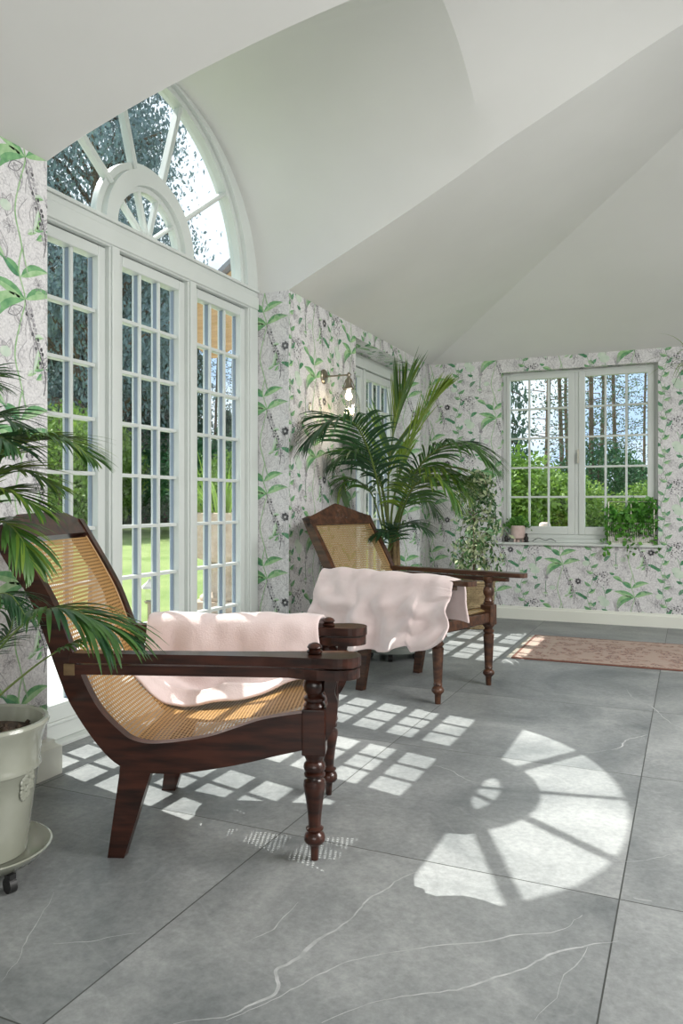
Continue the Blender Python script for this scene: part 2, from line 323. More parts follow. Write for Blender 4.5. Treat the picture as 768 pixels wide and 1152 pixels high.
# ------------------------------------------------------------ wallpaper motif (one repeat, s right, z up)
CW, CH = .685, .61
def motif():
    rnd = random.Random(3); P = []
    def leaf(x0, y0, x1, y1, w, ma=1, mb=3, bend=.12):
        dx, dy = x1 - x0, y1 - y0; l = math.hypot(dx, dy); nx, ny = -dy / l, dx / l; n = 7; mid = []; A = []; B = []
        for i in range(n + 1):
            t = i / n; c = bend * l * 4 * t * (1 - t); ww = w * math.sin(math.pi * t ** .8) * .5
            cx, cy = x0 + dx * t + nx * c, y0 + dy * t + ny * c; mid.append((cx, cy)); A.append((cx + nx * ww, cy + ny * ww)); B.append((cx - nx * ww, cy - ny * ww))
        for i in range(n):
            P.append(([mid[i], mid[i + 1], A[i + 1], A[i]], ma)); P.append(([B[i], B[i + 1], mid[i + 1], mid[i]], mb))
    def stroke(pts, w, m=5):
        S = smoothline([(x, y, 0) for x, y in pts], 5)
        for i in range(len(S) - 1):
            a, b = S[i], S[i + 1]; d = b - a
            if d.length < 1e-6: continue
            d.normalize(); nx, ny = -d.y * w / 2, d.x * w / 2
            P.append(([(a.x + nx, a.y + ny), (a.x - nx, a.y - ny), (b.x - nx, b.y - ny), (b.x + nx, b.y + ny)], m))
    def blob(x, y, r, m, asp=1, rot=0, k=6):
        P.append(([(x + r * math.cos(q * 2 * math.pi / k + rot), y + r * asp * math.sin(q * 2 * math.pi / k + rot)) for q in range(k)], m))
    # washes
    for (x, y, r) in ((.63, .03, .05), (.60, .07, .04), (.12, .16, .03), (.45, .42, .035)): blob(x, y, r, 6, .8, k=9)
    # vine A
    stroke([(.24, -.10), (.20, .04), (.17, .16), (.20, .30), (.225, .40), (.19, .52), (.21, .62)], .007, 3)
    stroke([(.225, .40), (.25, .30), (.30, .20), (.34, .08), (.33, 0)], .004, 4)
    leaf(.225, .40, .03, .455, .050, 3, 1, -.06); leaf(.225, .40, .40, .445, .050, 1, 3, .12); leaf(.225, .40, .06, .25, .072, 1, 3, -.25)
    leaf(.20, .49, .10, .555, .048, 2, 1, -.05); leaf(.20, .49, .36, .545, .050, 1, 3, .12); leaf(.02, .60, .12, .54, .04, 3, 1, .1)
    leaf(.34, .12, .45, .05, .032, 2, 2, .1); leaf(.30, .20, .26, .08, .034, 3, 6, .1)
    # buds along the stalk
    for i in range(16):
        t = i / 15; x = .245 + .10 * t; y = .36 - .30 * t
        for sd in (-1, 1): blob(x + sd * .014 + rnd.uniform(-.004, .004), y, .0075, 5 if rnd.random() < .8 else 4, 1.3, rnd.random())
        blob(x + .006 * (i % 2), y + .004, .0035, 4)
    # dark four petal flower
    for k in range(6):
        a = k * 1.047 + .3; blob(.375 + .019 * math.cos(a), .235 + .019 * math.sin(a), .0125, 4, 1, a)
    for k in range(8): a = k * .785; blob(.375 + .034 * math.cos(a), .235 + .034 * math.sin(a), .005, 5)
    stroke([(.375, .21), (.372, .12), (.366, .02)], .003)
    # thistle head and stalk
    for k in range(9): stroke([(.06, .055 + .19), (.06 + .036 * math.cos(.35 * k + .15), .20 + .19 - .07 + .028 * math.sin(.35 * k + .15) + .02)], .0028)
    blob(.06, .262, .022, 5, .6, k=8); stroke([(.055, .235), (.05, .15), (.052, .06)], .0055, 2); stroke([(.06, .24), (.03, .19), (.01, .21)], .003)
    # vine B with ivy like leaves
    stroke([(.50, -.05), (.46, .08), (.50, .20), (.52, .32), (.48, .45), (.50, .56), (.50, .66)], .004, 1)
    for i, (x, y, dx, dy) in enumerate([(.465, .06, -.05, .04), (.475, .12, .07, .05), (.495, .19, -.06, .05), (.51, .25, .06, .055), (.52, .32, -.07, .03), (.50, .38, .07, .04),
                                        (.485, .44, -.05, .06), (.49, .50, .07, .03), (.50, .56, -.07, .04), (.50, .60, .05, .05), (.47, .02, .06, -.04)]):
        leaf(x, y, x + dx, y + dy, .032, (2, 1, 1)[i % 3], (2, 3, 1)[i % 3], .1 * (-1) ** i)
    # hydrangea head
    for k in range(60):
        a = rnd.uniform(0, 6.283); r = .085 * math.sqrt(rnd.random()); x = .60 + r * math.cos(a); y = .27 + r * math.sin(a)
        blob(x, y, rnd.uniform(.004, .010), 4 if rnd.random() < .45 else 5, rnd.uniform(.6, 1.2), rnd.random() * 3, 5)
    for k in range(14):
        a = k * .45; stroke([(.60 + .07 * math.cos(a), .27 + .07 * math.sin(a)), (.60 + .098 * math.cos(a + .2), .27 + .098 * math.sin(a + .2))], .0028)
    stroke([(.61, .19), (.64, .10), (.63, 0), (.66, -.08)], .005, 1); leaf(.64, .12, .70, .17, .036, 2, 2); leaf(.63, .02, .57, .06, .03, 2, 1)
    leaf(.625, .44, .69, .50, .034, 2, 2); leaf(.66, .56, .60, .58, .028, 2, 2)
    # grey scribbled blossoms
    for (cx, cy, n, rr) in ((.42, .34, 7, .035), (.30, .48, 6, .03), (.14, .08, 7, .032), (.56, .50, 7, .035), (.66, .40, 6, .03)):
        for k in range(n):
            a = k * 6.283 / n; stroke([(cx, cy), (cx + rr * .7 * math.cos(a + .3), cy + rr * .7 * math.sin(a + .3)), (cx + rr * math.cos(a), cy + rr * math.sin(a)), (cx + rr * .5 * math.cos(a - .3), cy + rr * .5 * math.sin(a - .3))], .0024)
        blob(cx, cy, .006, 4)
    for k in range(10):
        x = rnd.uniform(0, CW); y = rnd.uniform(0, CH); stroke([(x, y), (x + rnd.uniform(-.03, .03), y + .05), (x + rnd.uniform(-.05, .05), y + .12)], .0026)
    # pencil outlined leaves and tendrils
    for k in range(26):
        x = rnd.uniform(0, CW); y = rnd.uniform(0, CH); a = rnd.uniform(.4, 2.7); l = rnd.uniform(.06, .12); c, s_ = math.cos(a), math.sin(a); w = l * .22
        for sg in (-1, 1): stroke([(x, y), (x + l * .35 * c - sg * w * s_, y + l * .35 * s_ + sg * w * c), (x + l * .7 * c - sg * w * .8 * s_, y + l * .7 * s_ + sg * w * .8 * c), (x + l * c, y + l * s_)], .0024, 5 if k % 5 else 4)
        stroke([(x, y), (x + l * c, y + l * s_)], .0018)
    for k in range(9):
        x = rnd.uniform(0, CW); y = rnd.uniform(0, CH); a = rnd.uniform(0, 6.28)
        leaf(x, y, x + .055 * math.cos(a), y + .055 * math.sin(a), .026, (3, 6, 2)[k % 3], (1, 3, 1)[k % 3])
    return P
MOTIF = motif()
def clip(poly, x0, x1, y0, y1):
    for ax, lim, sg in ((0, x0, 1), (0, x1, -1), (1, y0, 1), (1, y1, -1)):
        out = []; n = len(poly)
        for i in range(n):
            a, b = poly[i], poly[(i + 1) % n]; da = (a[ax] - lim) * sg; db = (b[ax] - lim) * sg
            if da >= 0: out.append(a)
            if (da > 0 and db < 0) or (da < 0 and db > 0):
                t = da / (da - db); out.append((a[0] + (b[0] - a[0]) * t, a[1] + (b[1] - a[1]) * t))
        poly = out
        if len(poly) < 3: return None
    return poly
def paper(mb, s0, s1, z0, z1, fn, off=(0, 0)):
    """motif over one rectangle of wall; fn(s, z, lift) -> 3D"""
    c0 = int(math.floor((s0 - off[0]) / CW)) - 1; c1 = int(math.ceil((s1 - off[0]) / CW)) + 1
    for c in range(c0, c1):
        yo = off[1] + (CH / 2 if c % 2 else 0)
        for r in range(int((z0 - yo) // CH) - 1, int((z1 - yo) // CH) + 2):
            ox, oy = off[0] + c * CW, yo + r * CH
            if ox - .1 > s1 or ox + CW + .1 < s0 or oy - .15 > z1 or oy + CH + .15 < z0: continue
            for k, (pl, m) in enumerate(MOTIF):
                q = clip([(x + ox, y + oy) for x, y in pl], s0, s1, z0, z1)
                if q: l = .0006 + .00022 * m + .00002 * (k % 9); mb.add([fn(x, y, l) for x, y in q], [tuple(range(len(q)))], m)

# ------------------------------------------------------------ room shell
WX, YB0, YF, ZT = -2.60, -2.2, 8.15, 2.72
GX = -2.93
XR = 4.0
mb = MB(); mb.box(-2.95, XR + .1, YB0 - .1, 8.35, -.1, 0)
veins = [([(195, 1152), (250, 1146), (281, 1128), (307, 1113), (312, 1092), (338, 1074), (364, 1055), (400, 1027), (431, 1000), (470, 982)], 3.4),
         ([(255, 1149), (318, 1116), (379, 1089), (422, 1074), (501, 1063), (592, 1052), (635, 1046), (655, 1030)], 2.2),
         ([(361, 1150), (422, 1126), (513, 1113), (568, 1095), (611, 1077), (653, 1065), (700, 1058)], 2.2),
         ([(657, 847), (690, 843), (707, 832.5), (727.5, 826.7)], 2.0), ([(704, 775), (712, 785), (733, 796), (747, 808), (768, 820), (800, 835)], 2.0),
         ([(484, 862), (492, 863), (513, 870), (530, 880), (560, 884)], 1.8), ([(60, 1062), (110, 1057), (160, 1050)], 1.2), ([(62, 1004), (30, 1060), (0, 1105)], 1.2),
         ([(275, 1060), (310, 1042), (335, 1015)], 1.2), ([(665, 970), (720, 968), (768, 958)], 1.2), ([(712, 1010), (733, 1015)], 2.5), ([(605, 1150), (660, 1065)], .9)]
for li, (pl, w) in enumerate(veins):
    S = smoothline([at(u, v, Z=0) for u, v in pl], 9); q = []
    for i, p in enumerate(S):
        j = noise.noise(p * 9) * .018 + noise.noise(p * 31) * .006; d = (S[min(i + 1, len(S) - 1)] - S[max(0, i - 1)]).normalized(); n = Vector((-d.y, d.x, 0))
        ww = w * .0014 * (.35 + 1.3 * abs(noise.noise(p * 5 + Vector((li, 3, 1))) + .3)) * (.4 + .6 * math.sin(math.pi * (i + .5) / len(S)))
        q.append((p + n * (j - ww), p + n * (j + ww)))
    for i in range(len(q) - 1): mb.quad(*[(x.x, x.y, .0006 + li * .00002) for x in (q[i][0], q[i + 1][0], q[i + 1][1], q[i][1])], m=1)
fl = struct(mb.build('floor', [M['floor'], M['vein']], fix=False))

mb = MB()
mb.box(-2.98, WX, YB0, 2.60, 0, ZT + .02); mb.box(-2.98, WX, 4.87, 6.08, 0, ZT + .02); mb.box(-2.98, WX, 7.80, YF + .25, 0, ZT + .02); mb.box(-2.98, WX, 6.08, 7.80, 2.62, ZT + .02)
fL = lambda s, z, l: (WX + l, s, z)
paper(mb, 0, 2.60, .14, ZT, fL, (2.25, .457)); n_ = at(355, 425, X=WX); of = (n_.y - .225, n_.z - .40 - CH * 2)
paper(mb, 4.87, 6.08, .13, ZT, fL, of); paper(mb, 6.08, 7.80, 2.62, ZT, fL, of); paper(mb, 7.80, YF, .13, ZT, fL, of)
paper(mb, -2.86, WX, .13, ZT, lambda s, z, l: (s, 4.87 - l, z), (-3.004, .263))
paper(mb, -2.86, WX, .0, 2.62, lambda s, z, l: (s, 7.80 - l, z), (-2.86 - .1, .1))
paper(mb, 6.08, 7.80, -2.86, WX, lambda s, z, l: (z, s, 2.62 - l), (.1, .2))
struct(mb.build('wall_left', PAPER, fix=False))
# far wall with window opening
OX0, OX1, OZ0, OZ1 = -1.815, -.285, .80, 2.585
mb = MB()
for a in ((-2.98, OX0, 0, ZT + .02), (OX1, XR + .1, 0, ZT + .02), (OX0, OX1, 0, OZ0), (OX0, OX1, OZ1, ZT + .02)): mb.box(a[0], a[1], YF, YF + .22, a[2], a[3])
fF = lambda s, z, l: (s, YF - l, z)
for a in ((WX, OX0, .13, ZT), (OX1, .6, .13, ZT), (OX0, OX1, .13, OZ0), (OX0, OX1, OZ1, ZT)): paper(mb, *a, fF, (at(633, 635, Y=YF).x - .225, at(633, 635, Y=YF).z - .40))
paper(mb, YF, YF + .15, OZ0, OZ1, lambda s, z, l: (OX0 + l, s, z), (7.9, .2)); paper(mb, OX0, OX1, YF, YF + .15, lambda s, z, l: (s, z, OZ1 - l), (.1, 7.9))
struct(mb.build('wall_far', PAPER, fix=False))
mb = MB(); mb.box(XR, XR + .1, YB0, YF, 0, 3.2); struct(mb.build('wall_right', M['plaster']))
mb = MB(); mb.box(-2.98, XR + .1, YB0 - .1, YB0, 0, 5.4); struct(mb.build('wall_near', M['plaster']))

# ceiling
TS = math.tan(R(23.5)); XB, XE = -1.15, 1.0
VC, VA, VB, VZ = 3.735, 1.135, 1.05, ZT
zs = lambda x: ZT + TS * (x - WX)
FE = [(-2.6, 4.866), (-2.09, 4.835), (-1.66, 4.806), (-1.33, 4.765), (-1.06, 4.715), (-.55, 4.680), (-.24, 4.655), (1.0, 4.62)]
def edgey(x):
    for (a, p), (b, q) in zip(FE, FE[1:]):
        if x <= b: return p + (q - p) * max(0, (x - a)) / (b - a)
    return FE[-1][1]
def yfar(h): h = min(max(h / VB, 0), 1); return VC + VA * math.sqrt(max(0, 1 - h * h))
def ynear(h): h = min(max(h / VB, 0), 1); return VC - VA * max(0, 1 - h ** 1.45) ** (1 / 1.45)
def yhip(x): return YF - .87 * (x - WX)
hB = zs(XB) - VZ
mb = MB(); NX = 40
xs = [WX + (XE - WX) * i / NX for i in range(NX + 1)]
xs = sorted(set(xs + [XB]))
ef = lambda x: edgey(x); en = lambda x: ynear(min(zs(x) - VZ, hB))
for a, b in zip(xs, xs[1:]):
    mb.quad((a, YB0, zs(a)), (b, YB0, zs(b)), (b, en(b), zs(b)), (a, en(a), zs(a)))
    mb.quad((a, ef(a), zs(a)), (b, ef(b), zs(b)), (b, yhip(b), zs(b)), (a, yhip(a), zs(a)))
# far hip plane and the slope on the other side of the ridge
zr = zs(XE)
mb.add([(WX, YF, ZT), (XR, YF, ZT), (XE, yhip(XE), zr)], [(0, 1, 2)])
mb.add([(XE, YB0, zr), (XE, yhip(XE), zr), (XR, YF, ZT), (XR, YB0, ZT)], [(0, 1, 2, 3)])
# vault over the arched window: level barrel, then rising with the roof
def arch(h0, n):
    out = []
    for i in range(n + 1):
        h = VB * math.sin(math.pi / 2 * i / n)
        if h >= h0: out.append(h)
    if not out or out[0] > h0: out = [h0] + out
    return [(yfar(h), VZ + h) for h in out] + [(ynear(h), VZ + h) for h in reversed(out[:-1])]
NV = 48
NFLAT = len(mb.f)
def ring(x):
    h0 = max(0, zs(min(x, XB)) - VZ) if x > WX else 0
    dy = (edgey(x) - yfar(h0)) if x > WX else 0
    pts = []
    for sgn in (1, -1):
        rg_ = range(NV + 1) if sgn > 0 else range(NV - 1, -1, -1)
        for i in rg_:
            h = h0 + (VB - h0) * math.sin(math.pi / 2 * i / NV); q = (h - hB) / (VB - hB)
            w = .30 * max(0, 1 - max(0, q) * 1.6) ** 1.5 if sgn > 0 else .02
            lift = TS * (math.sqrt((x - XB) ** 2 + w * w) + (x - XB)) / 2
            fade = math.exp(-((h - h0) / .16)); e0 = TS * max(0, x - XB); lift = lift * (1 - fade) + e0 * fade
            if sgn > 0: pts.append((x, yfar(h) + dy * fade, VZ + h + lift))
            else: pts.append((x, ynear(h), VZ + h + e0))
    return pts
vx = [-2.90, WX] + [WX + (XB - .5 - WX) * i / 8 for i in range(1, 9)] + [XB - .5 + 1.0 * i / 20 for i in range(1, 21)] + [XB + .5 + (XE - XB - .5) * i / 6 for i in range(1, 7)]
rings = [ring(x) for x in vx]
K = 2 * NV + 1; vs = []; fs = []
for r in rings: vs += r
for i in range(len(rings) - 1):
    for k in range(K - 1): fs.append((i * K + k, i * K + k + 1, (i + 1) * K + k + 1, (i + 1) * K + k))
mb.add(vs, fs)
mb.add(rings[-1], [tuple(range(K))])
ce = mb.build('ceiling', M['plaster'], fix=False, smooth=True)
bm_ = bmesh.new(); bm_.from_mesh(ce.data); bm_.faces.ensure_lookup_table()
for f in bm_.faces: f.smooth = f.index >= NFLAT
bm_.to_mesh(ce.data); bm_.free()
try: ce.data.set_sharp_from_angle(angle=R(7.5))
except Exception: pass
struct(ce)

# skirting
def skirt(name, pts, h=.135, d=.022, m='skirting'):
    """pts along the wall foot, room to the right-hand side when walking a->b"""
    mb = MB()
    prof = [(0, 0), (d, 0), (d, h * .78), (d * .55, h * .86), (d * .5, h * .96), (0, h)]
    P = [Vector((*p, 0)) for p in pts]; n = len(prof); vs = []
    for i, p in enumerate(P):
        dirs = []
        if i > 0: dirs.append((P[i] - P[i - 1]).normalized())
        if i < len(P) - 1: dirs.append((P[i + 1] - P[i]).normalized())
        nn = [Vector((q.y, -q.x, 0)) for q in dirs]; o = nn[0] if len(nn) == 1 else (nn[0] + nn[1]) / (1 + nn[0].dot(nn[1]))
        vs += [p + o * a + Vector((0, 0, b)) for a, b in prof]
    fs = [(i * n + k, i * n + (k + 1) % n, (i + 1) * n + (k + 1) % n, (i + 1) * n + k) for i in range(len(P) - 1) for k in range(n)]
    fs += [tuple(range(n)), tuple((len(P) - 1) * n + k for k in reversed(range(n)))]
    mb.add(vs, fs); return struct(mb.build(name, M[m]))
skirt('baseboard_near_left', [(WX, YB0), (WX, 2.60), (-2.84, 2.60)], .16, .045)
skirt('baseboard_left', [(-2.84, 4.87), (WX, 4.87), (WX, 6.08), (-2.84, 6.08)])
skirt('baseboard_far_left', [(-2.84, 7.80), (WX, 7.80), (WX, YF), (.6, YF)])
skirt('baseboard_right', [(.6, YF), (XR, YF), (XR, YB0)])

# ------------------------------------------------------------ arched window wall
CY0 = 3.71
def leafdoor(name, y0, y1, cols=3, rows=8, z0=.02, z1=2.585, g0=.20, g1=2.525, xf=-2.885, handle=None, knobside=1):
    """french door leaf in the plane x = xf (front face)"""
    st = .058; b = MB()
    b.box(GX - .03, xf, y0, y0 + st, z0, z1); b.box(GX - .03, xf, y1 - st, y1, z0, z1)
    b.box(GX - .03, xf, y0 + st, y1 - st, g1, z1); b.box(GX - .03, xf, y0 + st, y1 - st, z0, g0)
    r = b.build(name, M['paint'], bevel=.006); struct(r)
    gy0, gy1 = y0 + st, y1 - st; mb_ = MB()
    for i in range(1, cols):
        y = gy0 + (gy1 - gy0) * i / cols; w = .0095; mb_.box(GX + .013, xf - .018, y - w, y + w, g0, g1); mb_.box(GX - .027, GX - .015, y - w, y + w, g0, g1); mb_.box(GX - .015, GX + .013, y - w * .8, y + w * .8, g0, g1, 1)
    for i in range(1, rows):
        z = g0 + (g1 - g0) * i / rows; mb_.box(GX - .026, xf - .019, gy0, gy1, z - .0095, z + .0095)
    mb_.box(GX - .022, GX + .004, gy1 - .004, gy1 - .0005, g0, g1, 1)
    mb_.build('glazing_bars', [M['paint'], M['spacer']], r, bevel=.003)
    gl = MB(); gl.box(GX - .003, GX + .003, gy0 - .002, gy1 + .002, g0 - .002, g1 + .002); gl.build('pane', M['glass'], r)
    k = MB(); k.box(xf - .002, xf + .012, y0 + .004, y1 - .004, .10, .118); k.box(xf - .002, xf + .006, y0 + .03, y1 - .03, .118, .19); k.build('weather_board', M['paint'], r, bevel=.004)
    if handle is not None:
        h = MB(); h.box(xf, xf + .008, handle - .015, handle + .015, .95, 1.15); h.tube([(xf + .005, handle, 1.07), (xf + .045, handle, 1.07), (xf + .05, handle + knobside * .10, 1.07)], .008)
        h.build('door_handle', M['silver'], r, smooth=True)
    return r
leafdoor('door_1', 2.665, 3.305, z1=2.585)
leafdoor('door_2', 3.385, 4.025)
leafdoor('door_3', 4.105, 4.745)
def post(name, y0, y1, z0, z1, x0=GX - .04, x1=-2.845):
    b = MB(); b.box(x0, x1 - .012, y0 - .008, y1 + .008, z0, z1); b.box(x1 - .014, x1, y0 + .004, y1 - .004, z0, z1)
    return struct(b.build(name, M['paint'], bevel=.007, seg=3))
post('trim_1', 2.595, 2.660, 0, 2.60); post('trim_2', 3.310, 3.380, 0, 2.60); post('trim_3', 4.030, 4.100, 0, 2.60); post('trim_4', 4.752, 4.866, 0, 2.60)
b = MB(); b.box(GX - .04, -2.852, 2.60, 4.87, 2.59, 2.735); b.box(-2.853, -2.842, 2.60, 4.87, 2.60, 2.69); b.box(-2.853, -2.835, 2.60, 4.87, 2.722, 2.742)
struct(b.build('trim_5', M['paint'], bevel=.006, seg=3))
b = MB(); b.box(GX - .05, -2.83, 2.60, 4.87, 0, .02); struct(b.build('trim_6', M['paint'], bevel=.004))
# lower outside wall closing the gap beside the doors is the wall itself
# fanlight
fanr = struct(empty('window_1', (GX, CY0, 2.74)))
def arcband(b, r0, r1, x0, x1, a0=0, a1=math.pi, n=48, ax=1.0, az=1.0, cy=0, cz=0):
    vs = []
    for i in range(n + 1):
        a = a0 + (a1 - a0) * i / n
        for (r, x) in ((r0, x0), (r1, x0), (r1, x1), (r0, x1)): vs.append((x, cy + r * math.cos(a) * ax, cz + r * math.sin(a) * az))
    fs = [(i * 4 + k, i * 4 + (k + 1) % 4, (i + 1) * 4 + (k + 1) % 4, (i + 1) * 4 + k) for i in range(n) for k in range(4)]
    fs += [(0, 1, 2, 3), (n * 4 + 3, n * 4 + 2, n * 4 + 1, n * 4)]
    b.add(vs, fs)
def fan_outer(b, r_in, x0, x1, grow):
    # inner edge circular r_in, outer edge following the vault
    n = 64; vs = []
    for i in range(n + 1):
        a = math.pi * i / n; inn = (r_in * math.cos(a), r_in * math.sin(a)); out = (VC - CY0 + (VA + grow) * math.cos(a), (VB + grow) * math.sin(a) + VZ - 2.74)
        for (q, x) in ((inn, x0), (out, x0), (out, x1), (inn, x1)): vs.append((x, q[0], q[1]))
    fs = [(i * 4 + k, i * 4 + (k + 1) % 4, (i + 1) * 4 + (k + 1) % 4, (i + 1) * 4 + k) for i in range(n) for k in range(4)]
    fs += [(0, 1, 2, 3), (n * 4 + 3, n * 4 + 2, n * 4 + 1, n * 4)]
    b.add(vs, fs)
# (local coords: x relative to GX)
b = MB(); fan_outer(b, 1.02, -.04, .078, .05); fan_outer(b, .985, -.035, .045, .0); b.build('frame', M['paint'], fanr, smooth=True)
b = MB(); arcband(b, .315, .405, -.03, .052); b.build('inner_ring', M['paint'], fanr, smooth=True)
b = MB(); arcband(b, .405, .445, -.03, .012); arcband(b, .285, .315, -.03, .02); b.build('ring_bead', M['paint'], fanr, smooth=True)
for i in range(6):
    a = math.pi * (i + .5) / 6 + (0 if i != 9 else 0); a = math.pi * (i + .5) / 6
for nm, r0, r1, angs, w, d in (('glazing_bar', .40, 1.0, [36, 72, 108, 144], .015, .035), ('glazing_bar', .02, .32, [36, 72, 108, 144], .011, .022)):
    for A in angs:
        a = R(A); b = MB(); ca, sa = math.cos(a), math.sin(a)
        vs = []
        for r in (r0, r1):
            for (t, x) in ((-w, -.02), (w, -.02), (w, d - .012), (w * .4, d), (-w * .4, d), (-w, d - .012)): vs.append((x, r * ca - t * sa, r * sa + t * ca))
        b.add(vs, [(k, (k + 1) % 6, 6 + (k + 1) % 6, 6 + k) for k in range(6)] + [tuple(range(6)), tuple(range(11, 5, -1))]); b.build(nm, M['paint'], fanr)
b = MB(); arcband(b, 0.001, .05, -.03, .03, n=16); b.box(-.03, .03, -1.06, 1.06, -.006, .012); b.build('hub', M['paint'], fanr)
b = MB(); n = 48; b.add([(0, 1.0 * math.cos(math.pi * i / n), 1.0 * math.sin(math.pi * i / n)) for i in range(n + 1)], [tuple(range(n + 1))]); g_ = b.build('pane', M['glass'], fanr)
md = g_.modifiers.new('solid', 'SOLIDIFY'); md.thickness = .006

# garden door in the deep recess of the left wall
leafdoor('door_4', 6.15, 6.925, z1=2.50, g0=.22, g1=2.42); leafdoor('door_5', 6.955, 7.73, z1=2.50, g0=.22, g1=2.42)
b = MB(); b.box(GX - .04, -2.86, 6.08, 6.145, 0, 2.62); b.box(GX - .04, -2.86, 7.735, 7.80, 0, 2.62); b.box(GX - .04, -2.86, 6.145, 7.735, 2.505, 2.62); b.box(GX - .03, -2.87, 6.926, 6.954, 0, 2.505); b.box(GX - .04, -2.83, 6.08, 7.8, 0, .02)
struct(b.build('trim_7', M['paint'], bevel=.006))

# far casement window
def casement(y):
    r = MB(); x0, x1, z0, z1 = OX0, OX1, .84, OZ1
    r.box(x0, x0 + .035, y, y + .07, z0, z1); r.box(x1 - .035, x1, y, y + .07, z0, z1); r.box(x0 + .035, x1 - .035, y, y + .07, z1 - .03, z1); r.box(x0 + .035, x1 - .035, y, y + .07, z0, z0 + .045); r.box(-1.082, -1.042, y, y + .07, z0 + .045, z1 - .03)
    w = r.build('window_2', M['paint'], bevel=.005); struct(w)
    for a, b_, ga, gb in ((x0 + .035, -1.082, -1.742, -1.148), (-1.042, x1 - .035, -.980, -.385)):
        s_ = MB(); g0, g1 = .965, 2.505
        s_.box(a, ga, y - .012, y + .04, .885, z1 - .03); s_.box(gb, b_, y - .012, y + .04, .885, z1 - .03); s_.box(ga, gb, y - .012, y + .04, g1, z1 - .03); s_.box(ga, gb, y - .012, y + .04, .885, g0)
        s_.build('casement_frame', M['paint'], w, bevel=.005)
        g = MB()
        for i in (1, 2): x = ga + (gb - ga) * i / 3; g.box(x - .010, x + .010, y - .002, y + .03, g0, g1)
        for i in range(1, 5): z = g0 + (g1 - g0) * i / 5; g.box(ga, gb, y, y + .028, z - .010, z + .010)
        g.build('glazing_bars', M['paint'], w, bevel=.003)
        p = MB(); p.box(ga - .002, gb + .002, y + .018, y + .022, g0, g1); p.build('pane', M['glass'], w)
    h = MB(); h.box(-1.055, -1.035, y - .024, y - .010, 1.62, 1.76); h.tube([(-1.045, y - .02, 1.72), (-1.045, y - .05, 1.72), (-1.045, y - .055, 1.62)], .007); h.build('window_latch', M['silver'], w, smooth=True)
    s = MB(); s.box(x0 - .05, x1 + .05, YF - .035, YF, .775, .802); s.box(x0, x1, YF - .001, y + .07, .775, .802); s.box(x0, x1, y - .03, y + .07, .802, .84); s.build('window_sill', M['paint'], w, bevel=.006)
    return w
casement(YF + .10)

# ------------------------------------------------------------ planter's chairs
def catpoly(pts, k=5): return [(p.x, p.y) for p in smoothline([(a, b, 0) for a, b in pts], k)]
def loft_cane(line, y0, y1, wood, name, parent, pitch=.0150, sag=.012):
    L = smoothline([(x, 0, z) for x, z in line], 8); b = []; acc = [0]
    for i in range(1, len(L)): acc.append(acc[-1] + (L[i] - L[i - 1]).length)
    ny = 14; me = bpy.data.meshes.new(name); vs = []; uv = []
    for i, p in enumerate(L):
        for j in range(ny + 1):
            t = j / ny; y = y0 + (y1 - y0) * t; s = math.sin(math.pi * t) * sag * math.sin(math.pi * i / (len(L) - 1))
            d = (L[min(i + 1, len(L) - 1)] - L[max(i - 1, 0)]).normalized(); nx, nz_ = d.z, -d.x
            vs.append((p.x + nx * s, y, p.z + nz_ * s)); uv.append(((y - y0) / pitch, acc[i] / pitch))
    fs = [(i * (ny + 1) + j, i * (ny + 1) + j + 1, (i + 1) * (ny + 1) + j + 1, (i + 1) * (ny + 1) + j) for i in range(len(L) - 1) for j in range(ny)]
    me.from_pydata(vs, [], fs); me.materials.append(wood); ul = me.uv_layers.new(name='UVMap')
    for lp in me.loops: ul.data[lp.index].uv = uv[lp.vertex_index]
    me.polygons.foreach_set('use_smooth', [True] * len(me.polygons)); me.update()
    o = bpy.data.objects.new(name, me); col.objects.link(o); o.parent = parent; return o

